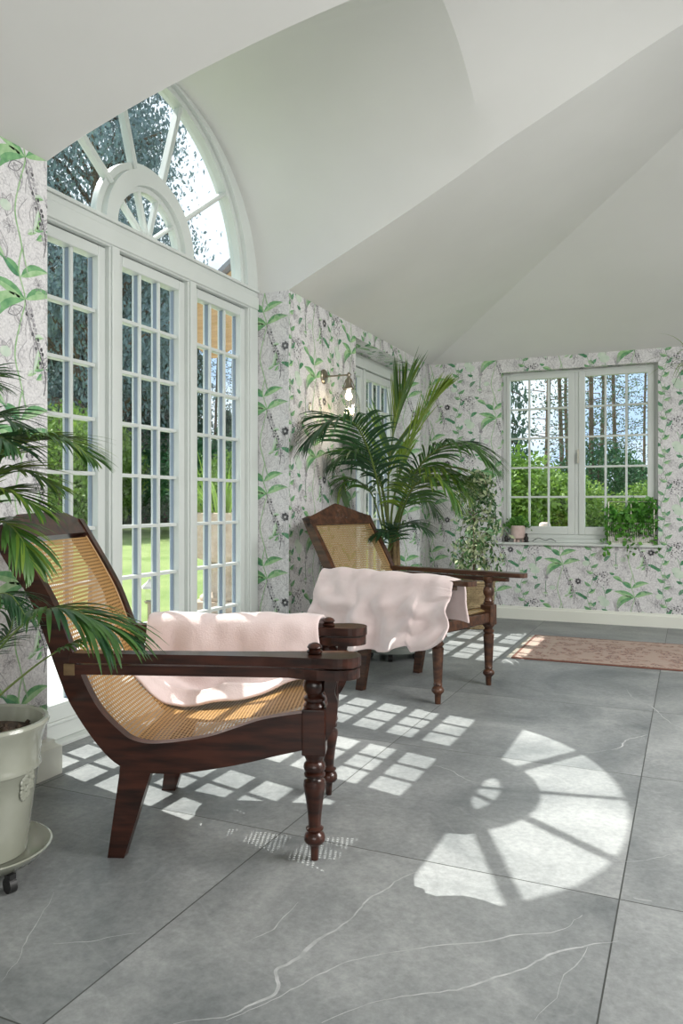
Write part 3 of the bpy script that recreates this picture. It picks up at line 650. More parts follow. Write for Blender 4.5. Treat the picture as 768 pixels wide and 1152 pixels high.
INNER = [(.655, .505), (.623, .502), (.497, .48), (.40, .448), (.316, .42), (.211, .40), (.114, .391), (.05, .402), (.005, .432), (-.065, .502), (-.118, .595), (-.17, .727), (-.218, .847), (-.276, .954), (-.346, 1.070), (-.388, 1.138)]
OUTER = [(-.455, 1.11), (-.410, 1.03), (-.362, .955), (-.309, .878), (-.254, .745), (-.208, .62), (-.165, .52), (-.088, .405), (-.013, .326), (.06, .296), (.14, .290), (.226, .294), (.352, .314), (.45, .335), (.539, .358), (.655, .385)]
def make_chair(name, W, wood, cane, style):
    root = empty(name)
    T = .040
    if style == 1:
        inner, outer = INNER, OUTER; px = .665; armz = .695; legx = 0
    else:
        mpf = lambda q: [(x * .9 - .03 * max(0, (z - .55)) * 2.2 - .0, z) for x, z in q]
        inner = [(.58, .50)] + [(x * .86, z * 1.0 + .01) for x, z in INNER[1:9]] + [(-.07, .50), (-.13, .60), (-.20, .727), (-.27, .85), (-.34, .96), (-.405, 1.06), (-.44, 1.12)]
        outer = [(-.495, 1.10), (-.455, 1.03), (-.41, .95), (-.36, .868), (-.29, .745), (-.235, .64), (-.18, .53), (-.10, .41), (-.02, .335), (.05, .30), (.12, .295), (.20, .30), (.32, .33), (.42, .36), (.50, .39), (.58, .40)]
        px = .572; armz = .750
    poly = [(p.x, p.y) for p in smoothline([(a, b, 0) for a, b in inner], 5)] + [(p.x, p.y) for p in smoothline([(a, b, 0) for a, b in outer], 5)]
    # side frames
    for y in (0, W - T):
        b = MB(); b.prism(poly, lambda p, t: (p[0], t, p[1]), y, y + T); b.build('side_frame', wood, root, smooth=True, bevel=.004)
    # rear legs, raked back
    for y in (0, W - T):
        lg = [(.012, .36), (.002, .27), (-.037, 0), (.020, 0), (.112, .292), (.13, .36)] if style == 1 else [(-.01, .36), (-.015, .28), (-.012, .15), (-.030, 0), (.022, 0), (.050, .15), (.075, .30), (.085, .36)]
        lg = lg if style == 1 else lg
        b = MB(); b.prism(lg, lambda p, t: (p[0], t, p[1]), y + .002, y + T + .004); b.build('rear_leg', wood, root, bevel=.004)
    # turned front posts
    if style == 1:
        lowr = [(.012, 0), (.0125, .005), (.0150, .045), (.018, .052), (.028, .056), (.035, .066), (.036, .078), (.032, .09), (.022, .097), (.020, .100), (.030, .104), (.030, .109), (.021, .115), (.0215, .13), (.024, .16), (.029, .20), (.036, .238), (.0385, .255), (.036, .268), (.027, .275), (.026, .279), (.035, .284), (.036, .292), (.028, .298), (.034, .303), (.038, .313), (.036, .325), (.028, .334), (.032, .345), (.036, .352), (.036, .36)]
        upr = [(.036, .515), (.038, .522), (.034, .53), (.030, .534), (.037, .540), (.037, .549), (.029, .556), (.027, .560), (.036, .572), (.0395, .588), (.036, .604), (.028, .613), (.027, .617), (.034, .622), (.034, .628), (.028, .635), (.036, .65)]
        kn = [(.020, .695), (.026, .699), (.027, .705), (.020, .709), (.022, .713), (.026, .717), (.020, .727), (.008, .732)]
        bz0, bz1 = .36, .515
    else:
        lowr = [(.017, 0), (.0175, .004), (.020, .055), (.026, .062), (.037, .074), (.038, .085), (.032, .098), (.024, .104), (.025, .112), (.028, .118), (.025, .124), (.026, .14), (.031, .25), (.035, .325), (.036, .335), (.028, .343), (.035, .355), (.036, .365), (.026, .375), (.030, .385), (.038, .395), (.038, .402)]
        upr = [(.034, .535), (.036, .545), (.028, .553), (.032, .56), (.026, .575), (.024, .585), (.034, .605), (.037, .622), (.034, .64), (.024, .655), (.028, .668), (.026, .676), (.034, .69), (.036, .72)]
        kn = None; bz0, bz1 = .40, .535
    for y in (.036, W - .036):
        p = MB(); p.lathe(lowr, px, y, 28); p.build('front_leg', wood, root, smooth=True)
        p = MB(); p.box(px - .040, px + .040, y - .040, y + .040, bz0, bz1); p.build('post_block', wood, root, bevel=.005)
        p = MB(); p.lathe(upr, px, y, 28); p.build('arm_support', wood, root, smooth=True)
        if kn: p = MB(); p.lathe(kn, px, y, 24); p.build('post_finial', wood, root, smooth=True)
    # arms
    for sgn, yc in ((-1, .02), (1, W - .02)):
        if style == 1:
            out = [(-.168, -.030), (.30, -.037), (.50, -.045), (.58, -.055), (.66, -.062)]
            cx, r = .745, .078
            arc = [(cx + r * math.cos(a), r * math.sin(a) * .95) for a in [R(-100 + 200 * i / 16) for i in range(17)]]
            inn = [(.66, .062), (.58, .055), (.50, .045), (.30, .037), (-.168, .030)]
            pl = out + arc + inn
            b = MB(); b.prism(pl, lambda p, t: (p[0], yc + p[1] * 1.0, t), .662, .695); b.build('arm', wood, root, bevel=.004)
            pl2 = [(-.150, -.026), (.58, -.030), (.64, -.055), (.68, -.066)] + [(cx + (r - .004) * math.cos(a), (r - .004) * math.sin(a) * .95) for a in [R(-95 + 190 * i / 16) for i in range(17)]] + [(.68, .066), (.60, .03), (.0, .012), (-.150, .012)]
            b = MB(); b.prism(pl2, lambda p, t: (p[0], yc + p[1] * (1 if sgn < 0 else -1), t), .622, .655); b.build('leg_rest_arm', wood, root, bevel=.004)
            b = MB(); b.box(-.186, -.148, yc - .028 if sgn < 0 else yc - .014, yc + .014 if sgn < 0 else yc + .028, .618, .658); b.build('bracket_block', wood_pale, root, bevel=.002)
            # curved bracket from the block up under the arm
            br = catpoly([(.70, .50), (.712, .54), (.70, .58), (.705, .62), (.73, .645)], 5) + [(.76, .645)] + catpoly([(.742, .61), (.735, .57), (.745, .53), (.735, .46), (.70, .40)], 5)
            b = MB(); b.prism(br, lambda p, t: (p[0], t, p[1]), yc + sgn * -.0 + (-.012 if sgn < 0 else -.006), yc + (.012 if sgn < 0 else .016)); b.build('arm_bracket', wood, root, bevel=.003)
        else:
            out = [(-.31, -.028), (.20, -.034), (.50, -.045), (.78, -.05), (.815, -.046), (.83, -.03)]; pl = out + [(x, -y) for x, y in reversed(out)]
            b = MB(); b.prism(pl, lambda p, t: (p[0], yc + p[1], t), .724, .752); b.build('arm', wood, root, bevel=.006)
            pl2 = [(-.25, -.022), (.70, -.026), (.715, 0), (.70, .026), (-.25, .022)]
            b = MB(); b.prism(pl2, lambda p, t: (p[0], yc + p[1], t), .692, .716); b.build('leg_rest_arm', wood, root, bevel=.004)
    # rails
    b = MB(); b.box(px - .028, px + .028, .04, W - .04, bz0 + .02, .485); b.build('front_rail', wood, root, bevel=.006)
    b = MB(); b.box(.02, .075, T, W - T, .305, .37); b.build('rear_rail', wood, root, bevel=.005)
    # crest
    if style == 1:
        cp = [(T * .2, 0), (W - T * .2, 0), (W - .0, .055), (W - .12, .098), (W * .5, .104), (.12, .098), (.0, .055)]
        a0 = Vector((-.362, 0, 1.078)); up = Vector((-.55, 0, .83)).normalized()
    else:
        cp = [(0, -.01), (W, -.01), (W, .05), (W * .82, .088), (W * .55, .15), (W * .5, .158), (W * .45, .15), (W * .18, .088), (0, .05)]
        a0 = Vector((-.415, 0, 1.065)); up = Vector((-.50, 0, .86)).normalized()
    nrm = Vector((up.z, 0, -up.x))
    b = MB(); b.prism(cp, lambda p, t: a0 + up * p[1] + nrm * t + Vector((0, p[0], 0)), -.034, .006); cr_ = b.build('crest_rail', wood, root, bevel=.006)
    if style == 2:
        b = MB()
        for (u_, w_, r_) in ((0, .075, .016), (-.030, .060, .013), (.030, .060, .013), (-.055, .045, .010), (.055, .045, .010), (0, .045, .012), (0, .105, .010)):
            c = a0 + up * w_ + nrm * .006 + Vector((0, W / 2 + u_, 0)); vs = [c + nrm * .007]; k = 10
            for q in range(k): an = q * 6.283 / k; vs.append(c + up * r_ * math.sin(an) * 1.3 + Vector((0, r_ * math.cos(an), 0)))
            b.add(vs, [(0, 1 + q, 1 + (q + 1) % k) for q in range(k)])
        b.build('carved_motif', wood, cr_, smooth=True)
    # cane sheet, set just inside the frame
    ins = [(x + (.004 if z > .5 else 0), z - .014) if z < .5 else (x - .012, z - .008) for x, z in inner[:-1]]
    loft_cane(ins, T - .002, W - T + .002, cane, 'cane_seat', root)
    bd = MB()
    for y in (T + .006, W - T - .006): bd.tube([(p.x, y, p.z + .003) for p in smoothline([(x, 0, z) for x, z in ins], 5)], .0045, 6)
    bd.build('cane_edging', cane_edge, root, smooth=True)
    return root
wood_pale = mat('worn_wood_block', (.13, .08, .035), .5, c2=(.20, .13, .06), scale=30)
cane_edge = mat('cane_edging', (.40, .24, .10), .5)
c1 = make_chair('planters_chair', .66, M['wood'], M['cane'], 1)
c1.location = (-1.766, 2.083, 0); c1.rotation_euler = (0, 0, R(20.5))
tag(c1, "dark mahogany planter's chair with honey cane seat, beside the glazed doors, nearest the camera", 'chair')
c2 = make_chair('planters_chair', .70, M['wood2'], M['cane2'], 2)
c2.location = (-1.943, 4.596, 0); c2.rotation_euler = (0, 0, R(-15))
tag(c2, "brown planter's chair with a pointed crest, standing in front of the tall palm", 'chair')

# ------------------------------------------------------------ blankets
def cloth(name, fn, nu, nv, loc, rz, thick=.014, label='', sub=1):
    b = MB(); vs = [fn(i / nu, j / nv) for i in range(nu + 1) for j in range(nv + 1)]
    fs = [(i * (nv + 1) + j, (i + 1) * (nv + 1) + j, (i + 1) * (nv + 1) + j + 1, i * (nv + 1) + j + 1) for i in range(nu) for j in range(nv)]
    b.add(vs, fs); o = b.build(name, M['blanket'], smooth='all', fix=False)
    md = o.modifiers.new('thick', 'SOLIDIFY'); md.thickness = thick; md.offset = 1
    md = o.modifiers.new('sub', 'SUBSURF'); md.levels = sub; md.render_levels = sub
    o.location = loc; o.rotation_euler = (0, 0, rz); return tag(o, label, 'blanket')
def path_at(pts, s):
    # pts: list of (y,z); s 0..1 arclength
    L = [0]
    for a, b in zip(pts, pts[1:]): L.append(L[-1] + math.hypot(b[0] - a[0], b[1] - a[1]))
    d = s * L[-1]
    for i in range(len(pts) - 1):
        if d <= L[i + 1] or i == len(pts) - 2:
            t = (d - L[i]) / (L[i + 1] - L[i]); return pts[i][0] + (pts[i + 1][0] - pts[i][0]) * t, pts[i][1] + (pts[i + 1][1] - pts[i][1]) * t
# blanket over the far arm of chair 1 (y ~ .60..68), hanging inside and bunching on the seat
W1 = .66
prof1 = [(p.x, p.y) for p in smoothline([(.745, .56, 0), (.735, .64, 0), (.722, .705, 0), (.69, .735, 0), (.64, .742, 0), (.60, .735, 0), (.572, .70, 0), (.565, .62, 0), (.560, .55, 0), (.55, .50, 0), (.52, .470, 0), (.475, .478, 0), (.45, .462, 0), (.42, .452, 0)], 5)]
def seat_z(x):
    I = INNER
    for (xa, za), (xb, zb) in zip(I, I[1:]):
        if xb <= x <= xa: t = (x - xb) / (xa - xb) if xa > xb else 0; return zb + (za - zb) * t
    return .5
def f1(u, v):
    x = -.09 + .73 * u; y, z = path_at(prof1, v)
    hang = max(0, v - .42); n = noise.noise(Vector((x * 5, v * 1.8, 3))); n2 = noise.noise(Vector((x * 14, v * 5, 9))); n3 = noise.noise(Vector((x * 3, v * 9, 5)))
    low = max(0, min(1, (.60 - z) / .12)) if v > .45 else 0
    base = seat_z(max(-.07, min(.64, x)))
    z = z + low * (base - .435) + .010 * n * (1 if v > .3 else .4) + .012 * math.sin(x * 21 + v * 9) * low + .006 * n2 + low * (.032 * n3 + .018)
    y = y + (.030 * n + .010 * math.sin(x * 17 + v * 5)) * min(1, hang * 4) + .008 * n2 - low * .03 * noise.noise(Vector((x * 6, 1, 2)))
    if v > .92: z -= .012
    x += .025 * noise.noise(Vector((v * 3, 7, u * 2))) - low * .03 * (u - .5) * 2 * (-1)
    if low > 0: z = max(z, base + .008 + .01 * low)
    return (x, y, z)
cloth('blanket', f1, 60, 70, c1.location, R(20.5), label='pale pink fleece blanket over the far arm of the nearest chair, bunched on its seat')
# blanket over the near arm of chair 2, hanging on the camera side
prof2 = [(p.x, p.y) for p in smoothline([(.16, .50, 0), (.135, .60, 0), (.115, .70, 0), (.09, .762, 0), (.04, .778, 0), (-.01, .775, 0), (-.045, .74, 0), (-.062, .66, 0), (-.072, .54, 0), (-.082, .41, 0), (-.088, .285, 0)], 5)]
def f2(u, v):
    x = -.30 + 1.02 * u; y, z = path_at(prof2, v); h = max(0, v - .52) / .48
    # hem: longest near the right, short at the left
    hem = .83 + .17 * math.sin(math.pi * min(1, max(0, (u - .05) / .78))) ** .8 if u < .80 else .96 - .25 * (u - .80) / .2
    hem += .02 * math.sin(u * 23)
    if h > 0: z = .755 - (.755 - z) * hem
    w = math.sin(x * 17 + 4.5 * h + .9 * math.sin(h * 4)) * .026 * h + math.sin(x * 39 + 7 * h) * .010 * h + math.sin(x * 26 - 6 * h) * .008 * min(1, h * 3)
    diag = noise.noise(Vector((x * 3.2 + h * 2.2, h * 2.2 - x * 2.0, 4))) * .075 * min(1, h * 3)
    n = noise.noise(Vector((x * 7, v * 6, 1)))
    y += w - abs(diag) * .9 + .012 * n - .02 * h
    z += .007 * noise.noise(Vector((x * 8, v * 4, 2))) + .004 * math.sin(x * 30) * (1 - h)
    x += .035 * h * math.sin(u * 7) - .05 * h * (1 - u) - .03 * h * u * u + .01 * n
    if u > .9: y -= .0; z -= .02 * (u - .9) * 10 * (1 if v < .6 else 0)
    return (x, y, z)
cloth('blanket', f2, 90, 80, c2.location, R(-15), label='pale pink fleece blanket draped over the near arm of the far chair, hem hanging low')

# ------------------------------------------------------------ palms
def frond(parent, ctrl, L=.3, w=.018, n=26, mats=None, start=.25, droop=.5, spread=60, seed=0, r0=.007, fold=.25, tipk=.45, lift=.0, sides=(-1, 1), m_weights=None, endfan=True):
    """ctrl: world points of the rachis. leaflets both sides; one mesh"""
    rnd = random.Random(seed); P = smoothline(ctrl, 12); P = [Vector((max(p.x, -2.55), p.y, p.z)) for p in P]; b = MB(); N = len(P)
    b.tube(P, [r0 * (1 - .8 * i / (N - 1)) for i in range(N)], 6, 1)
    for k in range(n):
        t = start + (1 - start) * (k / (n - 1)) ** .95
        f = t * (N - 1); i = min(N - 2, int(f)); p = P[i].lerp(P[i + 1], f - i); tg = (P[i + 1] - P[i]).normalized()
        side = tg.cross(Vector((0, 0, 1)))
        if side.length < .15: side = Vector((CS, SN, 0)) if k else side
        side.normalize(); up = side.cross(tg).normalized()
        q = (k / (n - 1)); ll = L * (.55 + .45 * math.sin(math.pi * min(1, .12 + q * .75))) * (1 - tipk * max(0, q - .55) / .45)
        for s in sides:
            a = R(spread * (1 - .55 * q) + rnd.uniform(-6, 6)); l = ll * rnd.uniform(.85, 1.1)
            d = (tg * math.cos(a) + side * s * math.sin(a) + up * (lift + rnd.uniform(-.05, .12))).normalized()
            ww = w * rnd.uniform(.8, 1.15); sg = 7; vs = []; c = p.copy(); g = droop * rnd.uniform(.7, 1.3)
            ma = rnd.choices((0, 2), weights=m_weights or (5, 1))[0]
            for j in range(sg + 1):
                tt = j / sg; wd = ww * (math.sin(math.pi * min(1, .12 + tt * .88)) ** .7) * .5 if tt < 1 else .0004
                if j: d = (d + Vector((0, 0, -1)) * g * .28 * tt).normalized(); c = c + d * l / sg; c.x = max(c.x, -2.57)
                wv = d.cross(up); 
                if wv.length < .1: wv = side.copy()
                wv.normalize(); nn = wv.cross(d).normalized()
                vs += [c - wv * wd + nn * wd * fold, c.copy(), c + wv * wd + nn * wd * fold]
            fs = []
            for j in range(sg): o_ = j * 3; fs += [(o_, o_ + 1, o_ + 4, o_ + 3), (o_ + 1, o_ + 2, o_ + 5, o_ + 4)]
            b.add(vs, fs, ma)
    M3 = mats or [M['leaf'], M['stem'], M['leafd']]
    o = b.build('frond', M3, smooth='all', fix=False); o.parent = parent; o.matrix_parent_inverse = Matrix.Identity(4)
    o.location = -parent.location; return o
def PX(l): return [at(u, v, D=d) for u, v, d in l]

# near palm in cream glazed pot
pc = at(-20, 985.6, Z=0); pc.z = 0
pot = empty('potted_palm', (pc.x, pc.y, 0), label='feathery green palm in a cream glazed pot at the left edge, beside the nearest chair', cat='potted plant')
b = MB(); b.lathe([(.10, .075), (.135, .08), (.140, .12), (.160, .27), (.172, .345), (.178, .352), (.178, .364), (.174, .372), (.182, .43), (.192, .470), (.202, .485), (.205, .496), (.200, .505), (.190, .506), (.182, .500), (.176, .47), (.170, .44), (.0, .44)], 0, 0, 56, cap=False); p_ = b.build('pot', M['glaze'], pot, smooth=True)
b = MB()
dr = Vector((CS, SN, 0)); fw_ = Vector((-SN, CS, 0)); ac = dr * .97 - fw_ * .25; ac.normalize(); sd = Vector((-ac.y, ac.x, 0))
for k in range(60):
    rr = random.random() * 6.283; q = math.sqrt(random.random()); hz = .335 - .055 * q * math.sin(rr) - .02; hw = .030 * q * math.cos(rr)
    if hz > .33: hw *= .8
    rad = .140 + (hz - .12) * .135 + .002; c = ac * rad + sd * hw; s_ = .009
    vs = [c + ac * .007 + Vector((0, 0, hz))] + [c + sd * s_ * math.cos(x * 1.047) + Vector((0, 0, hz + s_ * math.sin(x * 1.047))) for x in range(6)]
    b.add(vs, [(0, 1 + x, 1 + (x + 1) % 6) for x in range(6)])
b.build('moulded_swag', M['glaze'], p_, smooth='all')
b = MB(); b.lathe([(0, .455), (.10, .462), (.175, .452)], 0, 0, 40, cap=False)
for k in range(70):
    a = random.random() * 6.283; r = .165 * math.sqrt(random.random()); s_ = random.uniform(.005, .016); c = Vector((r * math.cos(a), r * math.sin(a), .462))
    b.lathe([(.001, c.z - s_), (s_, c.z), (.001, c.z + s_ * .8)], c.x, c.y, 6)
b.build('soil', M['soil'], pot, smooth='all')
b = MB()
for k in range(7):
    a = k * .9; b.tube([(.03 * math.cos(a), .03 * math.sin(a), .45), (.035 * math.cos(a), .035 * math.sin(a), .62), (.045 * math.cos(a), .045 * math.sin(a), .78)], [.014, .011, .007], 8)
b.build('stem_cluster', M['stem'], pot, smooth=True)
sau = empty('plant_caddy', (pc.x, pc.y, 0), label='cream glazed saucer on black castors under the palm pot at the left edge', cat='saucer')
b = MB(); b.lathe([(0, .058), (.15, .058), (.185, .066), (.208, .092), (.213, .098), (.206, .100), (.196, .092), (.176, .076), (.12, .0748), (0, .0746)], 0, 0, 56, cap=False); b.build('saucer', M['glaze'], sau, smooth=True)
for k in range(4):
    dv = (dr * math.cos(R(-38 + 90 * k)) + fw_ * math.sin(R(-38 + 90 * k))); c = dv * .172; tgt = Vector((-dv.y, dv.x, 0))
    b = MB(); b.tube([c - tgt * .012 + Vector((0, 0, .024)), c + tgt * .012 + Vector((0, 0, .024))], .024, 18); b.box(c.x - .012, c.x + .012, c.y - .012, c.y + .012, .034, .0585); b.build('castor', M['black'], sau, smooth=True)
B0 = Vector((pc.x, pc.y, .62))
fr = lambda pts, **k: frond(pot, [B0 + Vector((random.uniform(-.02, .02), random.uniform(-.02, .02), 0))] + PX(pts), **k)
G3 = [M['leaf'], M['stem'], M['leafy']]; D3 = [M['leafd'], M['stem'], M['leaf']]
fr([(-50, 640, 2.4), (-30, 555, 2.35), (0, 510, 2.28), (35, 492, 2.22), (70, 494, 2.18), (100, 512, 2.15)], L=.19, w=.0095, n=52, droop=.38, seed=1, start=.45, spread=48, mats=G3)
fr([(-60, 650, 2.4), (-45, 580, 2.35), (-15, 538, 2.30), (20, 528, 2.25), (60, 545, 2.2)], L=.19, w=.010, n=36, droop=.35, seed=21, start=.45, spread=40, mats=G3, m_weights=(2, 2))
fr([(-80, 600, 2.45), (-75, 510, 2.5), (-60, 455, 2.5), (-38, 428, 2.5), (-14, 430, 2.5)], L=.22, w=.011, n=40, droop=.55, seed=2, start=.4, mats=D3)
fr([(-50, 780, 2.38), (-12, 742, 2.25), (20, 708, 2.12), (52, 686, 2.02), (84, 688, 1.98), (112, 701, 1.94)], L=.25, w=.0125, n=28, droop=.75, seed=3, start=.60, spread=38, r0=.0055, mats=[M['leaf'], M['stem'], M['leafd']], m_weights=(3, 2), tipk=.2)
fr([(-30, 812, 2.3), (0, 782, 2.25), (36, 752, 2.18), (62, 734, 2.14), (86, 722, 2.1)], L=.13, w=.011, n=12, droop=.6, seed=23, start=.8, spread=30, r0=.0055, mats=[M['leaf'], M['stem'], M['leafy']], tipk=.2)
fr([(-60, 690, 2.35), (-45, 620, 2.25), (-22, 590, 2.18), (5, 588, 2.12), (24, 606, 2.08), (34, 630, 2.06)], L=.17, w=.013, n=26, droop=.55, seed=4, start=.45, spread=42, mats=G3, m_weights=(3, 1))
fr([(-50, 760, 2.4), (-30, 700, 2.35), (-8, 672, 2.3), (12, 670, 2.28), (28, 692, 2.26)], L=.13, w=.008, n=30, droop=.8, seed=5, start=.45, mats=D3)
fr([(-40, 800, 2.4), (-25, 750, 2.35), (-6, 728, 2.3), (10, 712, 2.27), (16, 690, 2.26)], L=.12, w=.007, n=26, droop=.6, seed=6, start=.45, mats=D3)
fr([(-80, 640, 2.3), (-55, 540, 2.25), (-30, 500, 2.2), (-6, 490, 2.15), (14, 500, 2.12)], L=.20, w=.011, n=34, droop=.5, seed=8, start=.45, mats=D3)
fr([(-60, 680, 2.3), (-50, 600, 2.25), (-25, 560, 2.18), (8, 552, 2.12), (40, 570, 2.08)], L=.20, w=.011, n=34, droop=.45, seed=31, start=.42, spread=42, mats=G3, m_weights=(2, 1))
fr([(-70, 620, 2.5), (-55, 530, 2.45), (-30, 480, 2.4), (-4, 468, 2.38), (20, 478, 2.35)], L=.19, w=.009, n=38, droop=.45, seed=32, start=.42, spread=48, mats=D3)
fr([(-120, 640, 2.2), (-170, 540, 2.0), (-230, 490, 1.9), (-300, 500, 1.8)], L=.3, w=.013, n=30, droop=.5, seed=9)

# tall kentia palm behind the far chair
kp = at(430, 736, Z=0); kp = Vector((-2.12, 5.72, 0))
ken = empty('potted_palm', kp, label='tall arching palm with long leaflets in a grey pot behind the far chair', cat='potted plant')
b = MB(); b.lathe([(.0, .115), (.17, .115), (.185, .14), (.215, .40), (.225, .42), (.212, .425), (.20, .40), (0, .39)], 0, 0, 40, cap=False); b.build('pot', M['greypot'], ken, smooth=True)
b = MB(); b.lathe([(0, .37), (.1, .405), (.2, .395)], 0, 0, 24, cap=False); b.build('soil', M['soil'], ken, smooth='all')
b = MB()
for k in range(5):
    a = k * 1.3; b.tube([(.03 * math.cos(a), .03 * math.sin(a), .39), (.035 * math.cos(a), .035 * math.sin(a), .7), (.03 * math.cos(a), .03 * math.sin(a), .98)], [.022, .020, .012], 10)
b.build('trunk', M['trunk'], ken, smooth=True)
cdy = empty('plant_caddy', kp, label='grey round caddy on black castors under the tall palm behind the far chair', cat='plant caddy')
b = MB(); b.lathe([(0, .058), (.22, .058), (.245, .066), (.25, .108), (.235, .113), (0, .1145)], 0, 0, 40, cap=False); b.build('tray', M['greypot'], cdy, smooth=True)
for k in range(5):
    a = R(72 * k - 30) ; dv = dr * math.cos(a) - fw_ * -math.sin(a); c = dv * .19; tg_ = Vector((-dv.y, dv.x, 0))
    b = MB(); b.tube([c - tg_ * .015 + Vector((0, 0, .026)), c + tg_ * .015 + Vector((0, 0, .026))], .026, 16); b.box(c.x - .013, c.x + .013, c.y - .013, c.y + .013, .04, .0585); b.build('castor', M['black'], cdy, smooth=True)
KD = (kp - Vector((0, 0, 0))).dot(fw_)
def kf(pts, **k): return frond(ken, [Vector((kp.x, kp.y, .9))] + [at(u, v, D=KD + dd) for u, v, dd in pts], **k)
kf([(437, 590, -.02), (437, 530, 0), (442, 490, 0), (449, 455, .02), (456, 432, .05)], L=.52, w=0.0180, n=42, droop=.06, spread=36, seed=11, start=.38, r0=.012, lift=.0, mats=[M['leafy'], M['stem'], M['leaf']], m_weights=(2, 3))
kf([(440, 580, 0), (450, 530, -.05), (465, 490, -.1), (482, 458, -.15), (496, 441, -.2)], L=.38, w=0.0204, n=38, droop=.12, spread=26, seed=12, start=.36, r0=.012, mats=[M['leafy'], M['stem'], M['leafy']])
kf([(434, 600, -.1), (425, 545, -.2), (412, 500, -.35), (395, 474, -.5), (370, 474, -.6), (350, 492, -.65)], L=.50, w=0.0192, n=49, droop=.85, spread=62, seed=13, start=.36, r0=.012, mats=[M['leafd'], M['stem'], M['leaf']])
kf([(432, 600, 0), (420, 560, .05), (408, 545, .1), (392, 540, .12), (378, 556, .15)], L=.30, w=0.0180, n=28, droop=.9, spread=60, seed=14, start=.45, r0=.009, mats=[M['leaf'], M['stem'], M['leafy']])
kf([(446, 590, -.1), (460, 545, -.2), (480, 515, -.3), (505, 500, -.4), (530, 504, -.48), (550, 520, -.52)], L=.46, w=0.0192, n=49, droop=.8, spread=60, seed=15, start=.34, r0=.012, mats=[M['leaf'], M['stem'], M['leafd']])
kf([(446, 600, -.2), (458, 560, -.35), (474, 540, -.5), (495, 540, -.6), (512, 562, -.65)], L=.42, w=0.0204, n=45, droop=.75, spread=64, seed=16, start=.34, r0=.011, mats=[M['leafy'], M['stem'], M['leaf']], m_weights=(1, 2))
kf([(436, 620, -.15), (444, 595, -.25), (462, 588, -.35), (480, 596, -.4)], L=.26, w=0.0156, n=31, droop=.6, spread=62, seed=17, start=.35, r0=.008, mats=[M['leafd'], M['stem'], M['leaf']])
kf([(434, 622, -.15), (428, 600, -.25), (436, 598, -.35), (420, 603, -.42)], L=.22, w=0.0144, n=24, droop=.6, spread=62, seed=18, start=.4, r0=.008, mats=[M['leafd'], M['stem'], M['leafd']])
kf([(438, 590, .15), (428, 540, .2), (415, 510, .3), (402, 500, .35), (390, 510, .4)], L=.36, w=0.0168, n=35, droop=.7, spread=55, seed=19, start=.45, r0=.010, mats=[M['leafd'], M['stem'], M['leaf']])
kf([(443, 590, .15), (455, 560, .25), (472, 556, .35), (490, 575, .4)], L=.30, w=0.0168, n=31, droop=.8, spread=60, seed=20, start=.4, r0=.009, mats=[M['leafd'], M['stem'], M['leaf']])

kf([(444, 590, .05), (458, 548, -.05), (478, 528, -.2), (502, 530, -.3), (522, 552, -.35)], L=.44, w=.019, n=44, droop=.9, spread=60, seed=25, start=.36, r0=.010, mats=[M['leafy'], M['stem'], M['leaf']], m_weights=(1, 1))
kf([(436, 590, .05), (428, 545, .05), (414, 518, .0), (396, 508, -.1), (376, 520, -.15)], L=.40, w=.018, n=40, droop=.9, spread=60, seed=26, start=.38, r0=.010, mats=[M['leafd'], M['stem'], M['leaf']])
# leaf scatter used for bushes, trees, ficus, ivy
def leaves(b, pts, size, rnd, asp=.45, m=lambda: 0, down=0.0):
    for p in pts:
        d = Vector((rnd.gauss(0, 1), rnd.gauss(0, 1), rnd.gauss(0, 1) - down * 2)).normalized(); w = d.orthogonal().normalized(); w = (w * math.cos(rnd.random() * 6.28) + d.cross(w) * math.sin(rnd.random() * 6.28)).normalized()
        s = size * rnd.uniform(.6, 1.3); p = Vector(p)
        b.add([p, p + d * s * .5 + w * s * asp * .5, p + d * s, p + d * s * .5 - w * s * asp * .5], [(0, 1, 2, 3)], m())
# variegated ficus in wicker basket
fp = Vector((-1.93, 7.45, 0)); rnd = random.Random(5)
fic = empty('potted_ficus', fp, label='variegated cream and green weeping fig in a wicker basket in the far left corner', cat='potted plant')
b = MB()
for k in range(26):
    z = .01 + k * .0165; r = .17 + .025 * (z / .43)
    path = [((r + .004 * (1 if (i + k) % 2 else -1)) * math.cos(i * math.pi / 24), (r + .004 * (1 if (i + k) % 2 else -1)) * math.sin(i * math.pi / 24), z) for i in range(49)]
    b.tube(path, .0085, 5)
for i in range(24): a = i * math.pi / 12; b.tube([(.17 * math.cos(a), .17 * math.sin(a), 0), (.197 * math.cos(a), .197 * math.sin(a), .44)], .006, 5)
b.tube([(.2 * math.cos(i * math.pi / 16), .2 * math.sin(i * math.pi / 16), .445) for i in range(33)], .014, 6)
b.build('basket', M['wicker'], fic, smooth='all')
b = MB(); b.lathe([(0, .40), (.18, .39)], 0, 0, 24, cap=False); b.build('soil', M['soil'], fic)
b = MB(); tips = []
b.tube([(0, 0, .38), (.01, 0, .8), (-.01, .01, 1.15), (0, 0, 1.5)], [.016, .013, .010, .006], 8)
for k in range(26):
    a = rnd.random() * 6.283; z0 = rnd.uniform(.62, 1.5); L_ = rnd.uniform(.18, .34) * (1 if z0 < 1.2 else .75)
    pts = [(0, 0, z0)]
    for j in range(1, 6): t = j / 5; pts.append((L_ * t * math.cos(a), L_ * t * math.sin(a), z0 + .16 * t - .34 * t * t * t * (1.2 if z0 < 1 else .9)))
    b.tube(pts, [.006, .005, .004, .003, .002, .0015], 5); tips += [(Vector(pts[i]), Vector(pts[i + 1])) for i in range(5)]
b.build('trunk', M['bark'], fic, smooth=True)
b = MB()
P_ = []
